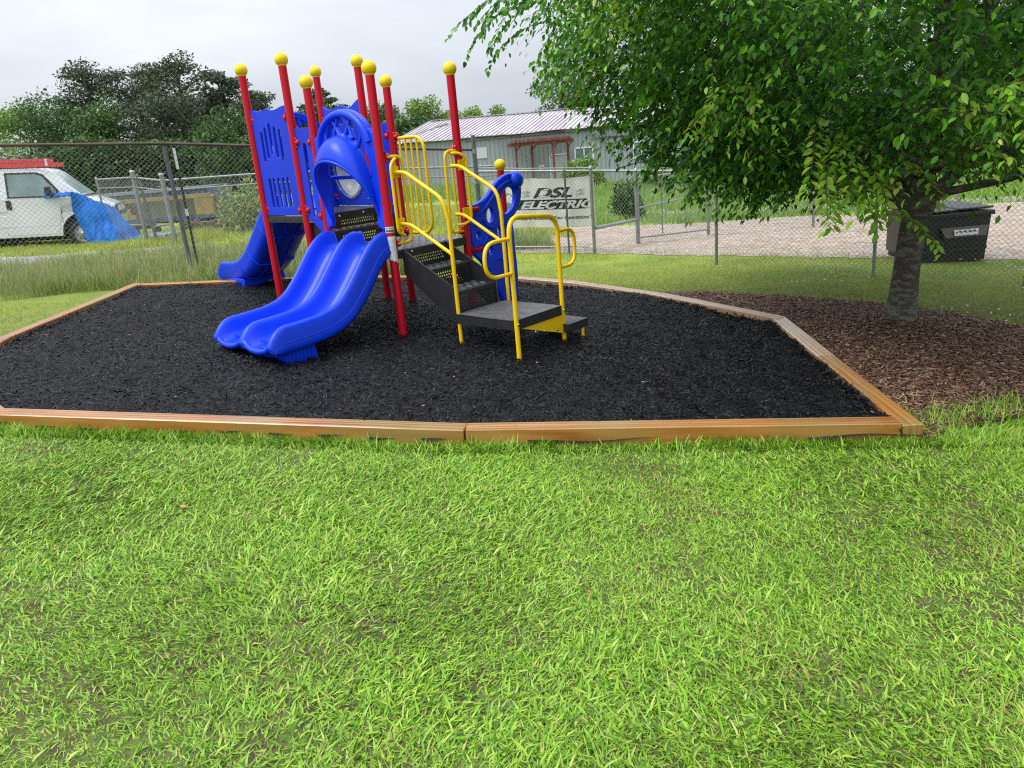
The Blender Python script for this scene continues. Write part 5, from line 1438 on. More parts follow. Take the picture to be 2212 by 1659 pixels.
# near lawn
x, y = scatter(760000, -5.6, 5.6, 1.15, 5.6, lambda x, y: ~inbed(x, y) & (y < 5.2 + .25 * np.abs(x)))
dens = np.clip(1.9 - y * .17, .7, 1.5); patch = vnoise(x, y, 2.2, 3) * .55 + vnoise(x, y, 6.0, 4) * .45
k = rng.random(len(x)) < np.clip((patch - .04) * 2.3, .50, .92)
x, y, patch = x[k], y[k], patch[k]; n = len(x)
big = rng.random(n) < .55
ang = vnoise(x, y, .8, 9) * 5 - .6 + rng.normal(0, 1.2, n)
edge = np.exp(-np.maximum(0, (4.86 - .12 * np.minimum(x, 0) * 0 - y)) / .09)     # longer where the mower missed along the timber
dtim = np.abs(y - np.where(x < -.345, 5.34 + (x + 3.80) * (4.705 - 5.34) / 3.46, 4.705 + (x + .34) * (-.105 / 2.965)))
huge = rng.random(n) < .10 * (vnoise(x, y, 1.4, 12) > .45) + .02
ln = np.where(huge, rng.uniform(.05, .095, n), np.where(big, rng.uniform(.03, .062, n), rng.uniform(.018, .045, n))) * (.75 + .5 * patch) * (1 + .8 * (dtim < .12))
wd = np.where(huge, rng.uniform(.008, .0135, n), np.where(big, rng.uniform(.005, .0095, n), rng.uniform(.0025, .005, n)))
le = np.clip(rng.normal(.87, .11, n), .35, .985) - .40 * (dtim < .12) * rng.random(n)
blade_mesh('lawn_grass', np.stack([x, y, terr(x, y) - .004], 1), ang, ln, wd, le, GRASS_NEAR, segs=2, label='freshly mown broad-bladed lawn in the foreground')
# ragged fringe the mower left along the front timbers
tt = rng.random(5200); xs = -3.9 + tt * 6.6; yl = np.where(xs < -.345, 5.34 + (xs + 3.80) * (4.705 - 5.34) / 3.46, 4.705 + (xs + .34) * (-.105 / 2.965)); ys = yl - .008 - np.abs(rng.normal(0, .035, len(xs))); n = len(xs)
k = rng.random(n) < .25 + .9 * vnoise(xs, ys * 0, 5, 17); xs, ys = xs[k], ys[k]; n = len(xs)
blade_mesh('fringe_grass', np.stack([xs, ys, terr(xs, ys) - .004], 1), rng.uniform(3.4, 6.0, n), rng.uniform(.05, .12, n) * (.6 + .8 * vnoise(xs, ys, 4, 18)), rng.uniform(.005, .010, n), rng.uniform(.2, .85, n), GRASS_NEAR, segs=2, label='longer grass fringe along the front timbers')
# dry thatch between
x, y = scatter(110000, -5.6, 5.6, 1.15, 5.4, lambda x, y: ~inbed(x, y)); n = len(x)
pt = 1 - (vnoise(x, y, 2.2, 3) * .55 + vnoise(x, y, 6.0, 4) * .45); k = rng.random(n) < np.clip((pt - .35) * 2.2, .12, 1); x, y = x[k], y[k]; n = len(x)
THATCH = mat('dry thatch', (.2, .15, .06), .8, island=[(.20, .13, .045), (.30, .22, .08), (.16, .16, .04), (.12, .07, .035)])
blade_mesh('dry_grass', np.stack([x, y, terr(x, y) - .004], 1), rng.uniform(0, 6.28, n), rng.uniform(.02, .05, n), rng.uniform(.0012, .0028, n), rng.uniform(.5, .98, n), THATCH, segs=1, label='dry brown thatch between the green blades')
# yellowed patches where the turf is thin
def spots(x, y):
    r = np.zeros(len(x))
    for (cx, cy, s) in ((.45, 3.0, .16), (.95, 2.55, .2), (-.5, 1.9, .22), (1.7, 2.2, .25), (-1.5, 3.9, .18), (.9, 3.9, .2), (-.2, 1.5, .18), (2.3, 3.3, .25), (-1.1, 1.55, .2)): r = np.maximum(r, np.exp(-((x - cx) ** 2 + (y - cy) ** 2 * .6) / s ** 2))
    return r
x, y = scatter(60000, -2.5, 3.2, 1.2, 4.5); n = len(x); k = rng.random(n) < .8 * spots(x, y) ** 1.3; x, y = x[k], y[k]; n = len(x)
YELLOWED = mat('yellowed grass', (.3, .3, .1), .6, trans=.2, island=[(.30, .32, .05), (.45, .42, .12), (.38, .24, .07), (.50, .50, .18), (.22, .14, .05)])
blade_mesh('yellowed_grass', np.stack([x, y, terr(x, y) + .004], 1), rng.uniform(0, 6.28, n), rng.uniform(.03, .07, n), rng.uniform(.002, .0045, n), rng.uniform(.55, .97, n), YELLOWED, segs=2, label='thin yellowed patches in the lawn')
# clover leaflets
x, y = scatter(16000, -5.2, 5.2, 1.2, 5.0, lambda x, y: ~inbed(x, y) & (vnoise(x, y, .9, 31) * .6 + vnoise(x, y, 3, 32) * .4 > .53)); n = len(x)
def leaflets(name, x, y, z, r0, r1, m, **kw):
    n = len(x); r = rng.uniform(r0, r1, n); a = rng.uniform(0, 6.28, n); tx = rng.normal(0, .35, n); ty = rng.normal(0, .35, n)
    V = np.zeros((n, 6, 3), np.float32)
    for i in range(6):
        t = a + i * math.pi / 3; dx, dy = r * np.cos(t), r * np.sin(t); V[:, i] = np.stack([x + dx, y + dy, z + dx * tx + dy * ty], 1)
    F = (np.arange(n)[:, None] * 6)
    me = np_mesh(name, V.reshape(-1, 3), np.concatenate([F + np.array([[0, 1, 2, 3]]), F + np.array([[0, 3, 4, 5]])]))
    return link(name, me, m, kind='stuff', **kw)
CLOV = mat('clover leaf', (.1, .25, .04), .6, spec=.2, trans=.25, island=[(.10, .24, .02), (.17, .34, .03), (.24, .42, .05)])
leaflets('clover_leaves', x, y, terr(x, y) + rng.uniform(.012, .034, n), .004, .008, CLOV, label='small round clover leaves low in the lawn')

# lawn right of and behind the box, left strip
x, y = scatter(330000, -9, 13, 5.4, 13.6, lambda x, y: ~inbed(x, y) & ~road_mask(x, y) & ((x > -1.6) | (y < 10.2)) & ((x > -.5) | (y > 10) | (x < -4.9)) & (x > -9)); n = len(x)
pt = vnoise(x, y, 1.3, 41) * .55 + vnoise(x, y, 4.5, 42) * .45; k = rng.random(n) < np.clip(.45 + pt * .8, 0, 1); x, y, pt = x[k], y[k], pt[k]; n = len(x)
blade_mesh('short_grass', np.stack([x, y, terr(x, y) - .004], 1), rng.uniform(0, 6.28, n), rng.uniform(.03, .075, n) * (.6 + .7 * pt), rng.uniform(.004, .010, n), rng.uniform(.35, .95, n), GRASS_DRY, segs=1, label='short yellowish lawn behind and beside the mulch bed')
x, y = scatter(60000, -9, 13, 5.4, 13.6, lambda x, y: ~inbed(x, y) & ~road_mask(x, y) & (x > -9) & (vnoise(x, y, .8, 51) > .5)); n = len(x)
blade_mesh('green_tufts', np.stack([x, y, terr(x, y) - .004], 1), rng.uniform(0, 6.28, n), rng.uniform(.04, .09, n), rng.uniform(.004, .008, n), rng.uniform(.3, .9, n), GRASS_NEAR, segs=1, label='greener tufts in the short lawn', )
# weeds against the brown mulch edge and timbers
x = rng.uniform(2.6, 5.2, 2500); y = 4.78 + (x - 2.6) * .28 + rng.normal(0, .12, 2500); n = len(x)
blade_mesh('edge_grass', np.stack([x, y, terr(x, y)], 1), rng.uniform(0, 6.28, n), rng.uniform(.06, .17, n), rng.uniform(.004, .008, n), rng.uniform(.3, .85, n), GRASS_NEAR, segs=2, label='ragged grass edge of the brown mulch')

# tall weeds on the left, in front of and along the tall fence
def weeds(name, n, x0, x1, y0, y1, l0, l1, m, keep, label, w=(.004, .009), lean=(.1, .65), segs=3):
    x, y = scatter(n, x0, x1, y0, y1, keep); n = len(x)
    pt = vnoise(x, y, 1.5, 61) * .6 + vnoise(x, y, 4, 62) * .4
    k = rng.random(n) < np.clip(pt * 1.5, .15, 1); x, y, pt = x[k], y[k], pt[k]; n = len(x)
    return blade_mesh(name, np.stack([x, y, terr(x, y) - .01], 1), rng.uniform(0, 6.28, n), rng.uniform(l0, l1, n) * (.45 + .95 * pt), rng.uniform(w[0], w[1], n), rng.uniform(lean[0], lean[1], n), m, segs=segs, label=label)
tall_zone = lambda x, y: (y > 10.75 - np.where(x < -5, (x + 5) * -.02, 0) + .12 * np.sin(x * 3)) & (y < 15.4 + .35 * np.sin(x * .7)) & (x < .3 - (y - 11) * .2) & ~in_poly(x, y, OUTER)
weeds('tall_weeds', 62000, -12, .2, 10.4, 13.2, .16, .42, GRASS_TALL, lambda x, y: tall_zone(x, y) & (x < -1.2), 'tall seeding grass weeds along the left fence')
STEM = mat('pale seed stems', (.3, .3, .1), .6, trans=.2, island=[(.22, .28, .07), (.38, .38, .14), (.48, .42, .20), (.30, .20, .12)])
weeds('seed_stems', 9000, -12, .2, 10.4, 13.4, .34, .66, STEM, lambda x, y: tall_zone(x, y) & (x < -1.2), 'tall pale seed stems above the weeds', w=(.003, .006), lean=(.05, .5))
weeds('tall_weeds_back', 60000, -13, 1.0, 12.8, 16.5, .10, .30, GRASS_TALL, lambda x, y: tall_zone(x, y) | ((x > -1.5) & (y > 13.8) & (y < 16)), 'weeds just behind the left fence', w=(.007, .014))
YW = mat('yellow green weeds', (.2, .3, .05), .5, trans=.3, island=[(.20, .32, .03), (.34, .44, .05), (.48, .50, .06), (.40, .34, .12)])
weeds('field_weeds', 75000, -16, 1.5, 15.8, 27, .12, .30, YW, lambda x, y: ~drive_mask(x, y) & (x > -8.9 - (y > 20) * 0), 'yellow-green rough grass beyond the drive', w=(.012, .026), lean=(.1, .7), segs=2)
weeds('verge_grass', 60000, -16, -6, 18.0, 25, .05, .15, YW, lambda x, y: ~drive_mask(x, y), 'low grass under and behind the van', w=(.012, .02), segs=2)
GB = mat('bright bank grass', (.2, .3, .05), .5, trans=.3, island=[(.13, .26, .03), (.20, .34, .045), (.28, .40, .07)])
weeds('bank_grass', 95000, -1, 28, 18.5, 33, .16, .38, GB, lambda x, y: ~road_mask(x, y) & ~((y > 21.4) & (y < 23) & (x > 3)), 'bright green rough grass bank across the road', w=(.016, .034), segs=2)
weeds('far_grass', 60000, -26, 34, 30, 41.6, .25, .6, GB, lambda x, y: (y < 41) & ((x > -5) | (y < 40)), 'long grass in front of the metal building', w=(.03, .06), segs=2)
weeds('road_edge_weeds', 5000, -1, 9, 11.5, 14, .06, .20, GRASS_TALL, lambda x, y: ~inbed(x, y) & (np.abs(y - (13.05 - (x - 1.7) * .40)) < .22), 'weeds at the foot of the low fence', segs=2)
weeds('far_road_weeds', 14000, 1.5, 22, 17.5, 19.6, .1, .3, GB, lambda x, y: ~road_mask(x, y), 'grass on the far road edge', w=(.01, .02), segs=2)
# white clover heads in the right lawn
x, y = scatter(900, 2.5, 9, 5.2, 11, lambda x, y: ~inbed(x, y) & (vnoise(x, y, 1.2, 71) > .55)); n = min(len(x), 170)
m = MB()
for i in range(n): m.sphere((x[i], y[i], tz(x[i], y[i]) + .05), rng.uniform(.008, .014), 6, 4)
m.build('clover_flowers', PAPER, None, kind='stuff', label='white clover heads dotted over the right-hand lawn')

# ------------------------------------------------------------------ bark chips
def chips(name, x, y, z, L0, L1, W0, W1, m, tilt=.35, **kw):
    n = len(x); a = rng.uniform(0, 6.28, n); L_ = rng.uniform(L0, L1, n) * rng.choice([.6, 1, 1.5], n, p=[.45, .42, .13]); W_ = rng.uniform(W0, W1, n); T_ = W_ * rng.uniform(.2, .55, n)
    pit = rng.normal(0, tilt, n); rol = rng.normal(0, tilt * 1.2, n)
    u = np.stack([np.cos(a) * np.cos(pit), np.sin(a) * np.cos(pit), np.sin(pit)], 1)
    v = np.stack([-np.sin(a) * np.cos(rol), np.cos(a) * np.cos(rol), np.sin(rol)], 1); w = np.cross(u, v)
    c = np.stack([x, y, z], 1); V = np.zeros((n, 6, 3), np.float32)
    sk = rng.uniform(-.35, .35, (n, 3))
    V[:, 0] = c - u * (L_ * .5)[:, None] - v * (W_ * .28)[:, None]; V[:, 1] = c - u * (L_ * (.5 + sk[:, 0] * .3))[:, None] + v * (W_ * .5)[:, None]
    V[:, 2] = c + u * (L_ * .5)[:, None] + v * (W_ * .22)[:, None]; V[:, 3] = c + u * (L_ * (.42 + sk[:, 1] * .3))[:, None] - v * (W_ * .5)[:, None]
    V[:, 4] = c + w * T_[:, None] - u * (L_ * .33)[:, None] + v * (W_ * sk[:, 2] * .5)[:, None]; V[:, 5] = c + w * T_[:, None] + u * (L_ * .33)[:, None]
    B = np.arange(n)[:, None] * 6
    T3 = np.concatenate([B + np.array([t]) for t in ((0, 4, 1), (2, 5, 3))]); Q4 = np.concatenate([B + np.array([t]) for t in ((1, 4, 5, 2), (4, 0, 3, 5))])
    return link(name, np_mesh(name, V.reshape(-1, 3), [Q4, T3]), m, kind='stuff', **kw)
x, y = rng.uniform(-5.2, 2.8, 150000), rng.uniform(4.6, 10.6, 150000)
shr = [(p[0] * .965 - .04, p[1] * .965 + .265) for p in BOX]
k = in_poly(x, y, shr) & (np.abs(x) < .78 * y + .5); x, y = x[k], y[k]; k = rng.random(len(x)) < np.clip(1.6 - (y - 4.6) * .15, .7, 1.0); x, y = x[k], y[k]
heap = vnoise(x, y, 2.0, 81) * .020 + vnoise(x, y, 6, 82) * .016
chips('black_mulch', x, y, terr(x, y) + FILL + mulch_h(x, y) + heap + rng.uniform(-.002, .016, len(x)), .025, .062, .005, .013, CHIP, .30, label='black dyed bark mulch filling the timber bed')
# a few pale and brown flecks, and larger proud pieces
x, y = rng.uniform(-5, 2.7, 2600), rng.uniform(4.8, 10.2, 2600); k = in_poly(x, y, shr); x, y = x[k], y[k]
chips('brown_flecks', x[:180], y[:180], terr(x[:180], y[:180]) + FILL + mulch_h(x[:180], y[:180]) + .038, .02, .05, .005, .012, CHIPB, .3, label='odd brown chips in the black mulch')
chips('large_chips', x[520:], y[520:], terr(x[520:], y[520:]) + FILL + mulch_h(x[520:], y[520:]) + .034, .05, .09, .012, .020, CHIP, .30, label='larger proud black chips')
# chips spilling at the timber edge
xs_, ys_ = [], []
for i in range(len(BOX)):
    a, b = BOX[i], BOX[(i + 1) % len(BOX)]; d = np.array(b) - np.array(a); Ln = np.linalg.norm(d); nn = np.array([-d[1], d[0]]) / Ln; q = int(Ln * 170)
    t = rng.random(q); o = .15 + np.abs(rng.normal(0, .03, q)); xs_.append(a[0] + d[0] * t + nn[0] * o); ys_.append(a[1] + d[1] * t + nn[1] * o)
x, y = np.concatenate(xs_), np.concatenate(ys_)
chips('edge_chips', x, y, terr(x, y) + FILL + mulch_h(x, y) + rng.uniform(.015, .055, len(x)), .03, .08, .006, .014, CHIP, .5, label='black chips piled against the timbers')
x, y = rng.uniform(1.5, 5.5, 75000), rng.uniform(4.4, 9.4, 75000)
k = in_poly(x, y, BEDP); x, y = x[k], y[k]; n = len(x)
inside = ~in_poly(x, y, BOX); x, y = x[inside], y[inside]; n = len(x)
tr_d = np.hypot(x - 4.0, y - 7.5)
chips('brown_mulch', x, y, terr(x, y) + .024 + .05 * np.exp(-(tr_d / .45) ** 2) + rng.uniform(-.002, .016, n), .022, .060, .007, .018, CHIPB, .25, label='brown bark mulch around the tree')
x, y = rng.normal(4.6, .9, 1500), rng.normal(5.2, .35, 1500)
k = ~in_poly(x, y, BEDP) & ~in_poly(x, y, BOX) & (x > 3); x, y = x[k], y[k]
chips('stray_chips', x, y, terr(x, y) + .012, .02, .05, .006, .014, CHIPB, .25, label='stray chips on the lawn edge')

# ------------------------------------------------------------------ the big tree
def leaf_cloud(name, P, D, size, m, parent=None, fold=.35, kind='stuff', wid=.5, **kw):
    """P centre, D direction (unit) of each leaf; pointed oval, folded along the midrib"""
    n = len(P); up = rng.normal(0, .5, (n, 3)); up[:, 2] += 1.0
    S = np.cross(D, up); S /= np.linalg.norm(S, axis=1)[:, None] + 1e-9; N_ = np.cross(S, D)
    L_ = size; V = np.zeros((n, 8, 3), np.float32)
    W_ = L_ * wid * .5; fz = fold * W_
    def pt(l, s, h): return P + D * (L_ * l)[:, None] + S * (W_ * s)[:, None] + N_ * (fz * h - L_ * .10 * l * l * 4 * .3)[:, None]
    V[:, 0] = pt(-.5, 0, 0); V[:, 1] = pt(-.18, .92, 1); V[:, 2] = pt(.18, .75, .9); V[:, 3] = pt(.52, 0, 0); V[:, 4] = pt(.18, -.75, .9); V[:, 5] = pt(-.18, -.92, 1); V[:, 6] = pt(-.18, 0, 0); V[:, 7] = pt(.18, 0, 0)
    B = np.arange(n)[:, None] * 8
    T3 = np.concatenate([B + np.array([t]) for t in ((0, 6, 1), (0, 5, 6), (7, 3, 2), (7, 4, 3))]); Q4 = np.concatenate([B + np.array([t]) for t in ((6, 7, 2, 1), (5, 4, 7, 6))])
    return link(name, np_mesh(name, V.reshape(-1, 3), [Q4, T3], True), m, parent, kind=kind, **kw)
TX, TY = 4.0, 7.55; TZ0 = tz(TX, TY)
tree = empty('shade_tree', (TX, TY, TZ0), label='large leafy shade tree with lichen-blotched leaning trunk in brown mulch', cat='tree')
def jit(s): return Vector((random.uniform(-s, s), random.uniform(-s, s), random.uniform(-s, s)))
tp_ = [(-.03, 0, -.1), (-.03, 0, .02), (-.015, 0, .15), (.0, 0, .5), (.03, 0, .9), (.06, .0, 1.2), (.08, .02, 1.38), (.09, .02, 1.6)]
trad = [.23, .195, .150, .124, .113, .118, .14, .10]
tpp = catmull([(*p, r) for p, r in zip(tp_, trad)], 5)
mt = MB(); mt.tube([p[:3] for p in tpp], [p[3] for p in tpp], 22)
me = mt.mesh('trunk')
for v in me.vertices:
    a = math.atan2(v.co.y, v.co.x); f = 1 + .05 * math.sin(a * 3 + v.co.z * 2) + .035 * math.sin(a * 7 - v.co.z * 3) + (.10 * math.sin(a * 4 + 1) * max(0, .3 - v.co.z) / .3)
    v.co.x *= f; v.co.y *= f
link('trunk', me, BARK, tree)
limb_pts = []
def limb(p0, d0, L_, r0, depth, parent_obj, droop):
    n = 9; P = [Vector(p0)]; d = Vector(d0).normalized(); step = L_ / n
    for i in range(n):
        d = (d + jit(.10) + Vector((0, 0, -droop * (i / n)))).normalized()
        if P[-1].z < 1.75 and d.z < .08: d.z = .10 + .1 * random.random(); d.normalize()
        P.append(P[-1] + d * step)
    rr = [max(r0 * (1 - .85 * (i / n)), .004) for i in range(n + 1)]
    o = MB().tube(P, rr, 8 if depth == 0 else 6)
    limb_pts.append((P, rr))
    if depth == 0: ob = o.build('limb', BARK, parent_obj)
    else:
        o_all.add(o.v, o.f, True); ob = None
    if depth < 2:
        for k in range(5 if depth == 0 else 3):
            i = random.randint(3, n - 1) if depth == 0 else random.randint(2, n - 1)
            a = random.choice((-1, 1)) * random.uniform(.5, 1.1); dd = (P[i + 1] - P[i]).normalized() if i < n else d
            ax = Vector((0, 0, 1)); q = Matrix.Rotation(a, 3, ax) @ dd; q.z += random.uniform(.0, .35)
            limb(P[i], q, L_ * random.uniform(.35, .6), rr[i] * .6, depth + 1, parent_obj, droop * 1.2)
o_all = MB()
for k in range(11):
    a = 2 * math.pi * (k + random.uniform(-.2, .2)) / 11; el = random.choice((.25, .55, .95)) if k != 5 else .12
    limb((.08, .02, 1.22 + .035 * k), (math.cos(a), math.sin(a), el), random.uniform(2.0, 2.6), random.uniform(.045, .075), 0, tree, .05)
MB().tube(catmull([(.06, 0, .98), (-.04, -.03, 1.18), (-.25, -.08, 1.34), (-.62, -.18, 1.45), (-1.15, -.35, 1.62), (-1.8, -.6, 1.95)], 4), [.10 - .085 * i / 20 for i in range(21)], 12).build('limb', BARK, tree)
MB().tube(catmull([(.06, 0, 1.0), (.22, -.03, 1.28), (.5, -.05, 1.55), (.9, -.1, 1.95), (1.5, -.1, 2.6)], 4), [.095 - .08 * i / 16 for i in range(17)], 12).build('limb', BARK, tree)
for k in range(4): limb((.09, .02, 1.45), (random.uniform(-.3, .3), random.uniform(-.3, .3), 1.2), 3.9, .085, 0, tree, .02)
o_all.build('branches', BARKD, tree, kind='stuff')
# crown envelope
zk = np.array([1.0, 1.22, 1.4, 1.7, 2.1, 2.5, 3.2, 4.2, 5.2, 6.2, 6.9]) ; rk = np.array([.5, 1.7, 2.3, 2.75, 3.2, 3.6, 3.95, 3.9, 3.2, 2.0, .5])
def crown_r(z, a):
    lump = 1 + .10 * np.sin(a * 5 + z * 2.1) + .07 * np.sin(a * 9 - z * 3.7 + 1) + .06 * np.sin(a * 14 + z * 5)
    return np.interp(z, zk, rk) * lump * (1 - .15 * np.maximum(0, -np.cos(a)))
def twigs(nt, z0, z1, nl, size, m, name, fmin=.45, tl=(.30, .65), sel=None, seed_dir=None, p_in=None):
    z = rng.uniform(z0, z1, nt); a = rng.uniform(0, 2 * math.pi, nt); f = fmin + (1 - fmin) * rng.random(nt) ** .55
    r = crown_r(z, a) * f; C = np.stack([r * np.cos(a), r * np.sin(a), z], 1)
    if sel is not None: k = sel(C, f); C, a, z = C[k], a[k], z[k]
    n = len(C); out = np.stack([np.cos(a), np.sin(a), np.zeros(n)], 1)
    d = out * rng.uniform(.3, 1.0, n)[:, None] + rng.normal(0, .45, (n, 3)); d[:, 2] = rng.normal(-.05, .28, n); d /= np.linalg.norm(d, axis=1)[:, None]
    L_ = rng.uniform(*tl, n); PP_, DD, SS = [], [], []; ptw = []
    for j in range(nl):
        t = (j + .5) / nl
        c = C + d * (L_ * (t - .5))[:, None]; c[:, 2] -= L_ * t * t * rng.uniform(.25, .8, n)
        side = np.stack([-d[:, 1], d[:, 0], np.zeros(n)], 1) * (1 if j % 2 else -1)
        ld = d * .55 + side * .75 + rng.normal(0, .22, (n, 3)); ld[:, 2] -= .25 + t * .55 + rng.random(n) * .3; ld /= np.linalg.norm(ld, axis=1)[:, None]
        sz = size * rng.uniform(.7, 1.15, n) * (1 - .25 * t)
        PP_.append(c + ld * (sz * .6)[:, None]); DD.append(ld); SS.append(sz)
    P = np.concatenate(PP_); D = np.concatenate(DD); S_ = np.concatenate(SS)
    P = P + np.array([0, 0, -TZ0 * 0])
    leaf_cloud(name, P - np.array([0, 0, 0]), D, S_, m, tree, wid=.52)
    # twig stems
    return C, d, L_
def stems(C, d, L_, name, r=.0022):
    n = len(C); V = []; K = 4
    A = np.zeros((n, (K + 1) * 3, 3), np.float32)
    for j in range(K + 1):
        t = j / K; c = C + d * (L_ * (t - .5))[:, None]; c[:, 2] -= L_ * t * t * .5
        for q in range(3):
            th = 2 * math.pi * q / 3; A[:, j * 3 + q] = c + np.array([math.cos(th) * r, 0, math.sin(th) * r]) * (1.3 - t)
    B = np.arange(n)[:, None] * ((K + 1) * 3); F = []
    for j in range(K):
        for q in range(3): F.append(B + np.array([[j * 3 + q, j * 3 + (q + 1) % 3, j * 3 + 3 + (q + 1) % 3, j * 3 + 3 + q]]))
    link(name, np_mesh(name, A.reshape(-1, 3), np.concatenate(F)), BARKD, tree, kind='stuff')
Z_OFF = -TZ0   # envelope heights are above sea level; the tree's origin sits on the ground
zk = zk + Z_OFF
SELF = lambda C, f: (C[:, 2] - Z_OFF) > 2.22 - .115 * (C[:, 1] + TY)
c1 = twigs(9000, 1.1 + Z_OFF, 3.9 + Z_OFF, 13, .083, LEAF, 'leaves', .35, sel=SELF)
stems(*c1, 'twigs')
c2 = twigs(1300, 3.8 + Z_OFF, 6.9 + Z_OFF, 10, .135, LEAF, 'upper_leaves', .3)
# pale young shoots on the outside, in clusters; top light painted into their colour
cl_a = [(-2.55, .30), (-1.9, .9), (-1.25, .2), (-2.2, 1.0), (-1.6, .5), (-.6, .9), (-2.9, 1.2), (3.1, .8)]
c3 = twigs(2000, 1.25 + Z_OFF, 3.6 + Z_OFF, 12, .080, LEAFY, 'lit_toned_young_leaves', .90, (.35, .7), sel=lambda C, f: SELF(C, f) & (vnoise(np.arctan2(C[:, 1], C[:, 0]) * 3, C[:, 2], 1.5, 91) > .68))
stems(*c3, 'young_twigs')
# long drooping sprays at the left rim and under the crown
def spray(px, py, z, az, L_, m, n=26, size=.085, nm='spray_leaves'):
    P0 = np.array([px - TX, py - TY, z - TZ0]); d = np.array([math.cos(az), math.sin(az), .05]); V, D, S_ = [], [], []; pts = []
    p = P0.copy(); v = d.copy()
    for j in range(n):
        v = v + np.array([0, 0, -.055]) + rng.normal(0, .03, 3); v /= np.linalg.norm(v); p = p + v * (L_ / n); pts.append(tuple(p))
        sd = np.cross(v, [0, 0, 1.0]); sd /= np.linalg.norm(sd) + 1e-6
        ld = v * .5 + sd * (.8 if j % 2 else -.8) + rng.normal(0, .18, 3); ld[2] -= .35; ld /= np.linalg.norm(ld)
        s = size * rng.uniform(.75, 1.1); V.append(p + ld * s * .6); D.append(ld); S_.append(s)
    return V, D, S_, pts
VA, DA, SA, VB, DB, SB = [], [], [], [], [], []; tw = MB()
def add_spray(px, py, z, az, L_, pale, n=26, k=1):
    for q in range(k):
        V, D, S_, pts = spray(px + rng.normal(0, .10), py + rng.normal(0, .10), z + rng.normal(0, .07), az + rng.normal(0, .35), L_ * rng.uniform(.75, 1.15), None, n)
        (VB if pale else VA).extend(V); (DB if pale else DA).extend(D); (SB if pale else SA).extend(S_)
        tw.tube(pts[::3], .0022, 4, caps=False)
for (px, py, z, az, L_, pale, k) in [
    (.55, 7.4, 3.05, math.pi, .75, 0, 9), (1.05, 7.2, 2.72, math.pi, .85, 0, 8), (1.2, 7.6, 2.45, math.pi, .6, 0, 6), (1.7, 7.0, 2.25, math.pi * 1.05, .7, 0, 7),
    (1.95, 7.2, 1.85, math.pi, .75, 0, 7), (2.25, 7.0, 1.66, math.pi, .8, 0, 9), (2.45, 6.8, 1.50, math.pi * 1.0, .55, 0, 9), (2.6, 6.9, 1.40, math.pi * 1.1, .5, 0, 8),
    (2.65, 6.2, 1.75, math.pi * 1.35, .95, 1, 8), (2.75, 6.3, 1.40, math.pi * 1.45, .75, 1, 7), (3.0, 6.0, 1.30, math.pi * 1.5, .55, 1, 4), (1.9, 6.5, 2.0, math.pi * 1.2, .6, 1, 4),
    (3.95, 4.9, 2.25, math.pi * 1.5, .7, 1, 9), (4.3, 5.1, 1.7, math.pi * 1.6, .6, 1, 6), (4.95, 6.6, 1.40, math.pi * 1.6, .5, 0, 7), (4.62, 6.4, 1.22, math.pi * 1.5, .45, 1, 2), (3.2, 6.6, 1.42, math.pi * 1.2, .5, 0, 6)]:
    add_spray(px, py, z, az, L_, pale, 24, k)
leaf_cloud('drooping_leaves', np.array(VA), np.array(DA), np.array(SA), LEAF, tree, wid=.52)
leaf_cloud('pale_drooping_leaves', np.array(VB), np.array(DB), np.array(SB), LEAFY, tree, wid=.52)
tw.build('drooping_twigs', BARKD, tree, kind='stuff')

# fallen leaves
FALLEN = mat('fallen leaf', (.3, .15, .05), .6, island=[(.30, .12, .04), (.45, .24, .08), (.20, .09, .04), (.40, .42, .06)])
x = np.concatenate([rng.uniform(-3, 3, 8), rng.uniform(-3.5, 2.4, 5)]); y = np.concatenate([rng.uniform(1.8, 4.5, 8), rng.uniform(5.2, 9, 5)]); n = len(x)
D = rng.normal(0, 1, (n, 3)); D[:, 2] *= .15; D /= np.linalg.norm(D, axis=1)[:, None]
leaf_cloud('fallen_leaves', np.stack([x, y, terr(x, y) + np.where(y > 5, .10, .03)], 1), D, rng.uniform(.03, .055, n), FALLEN, None, wid=.6, label='a few curled brown and yellow fallen leaves')
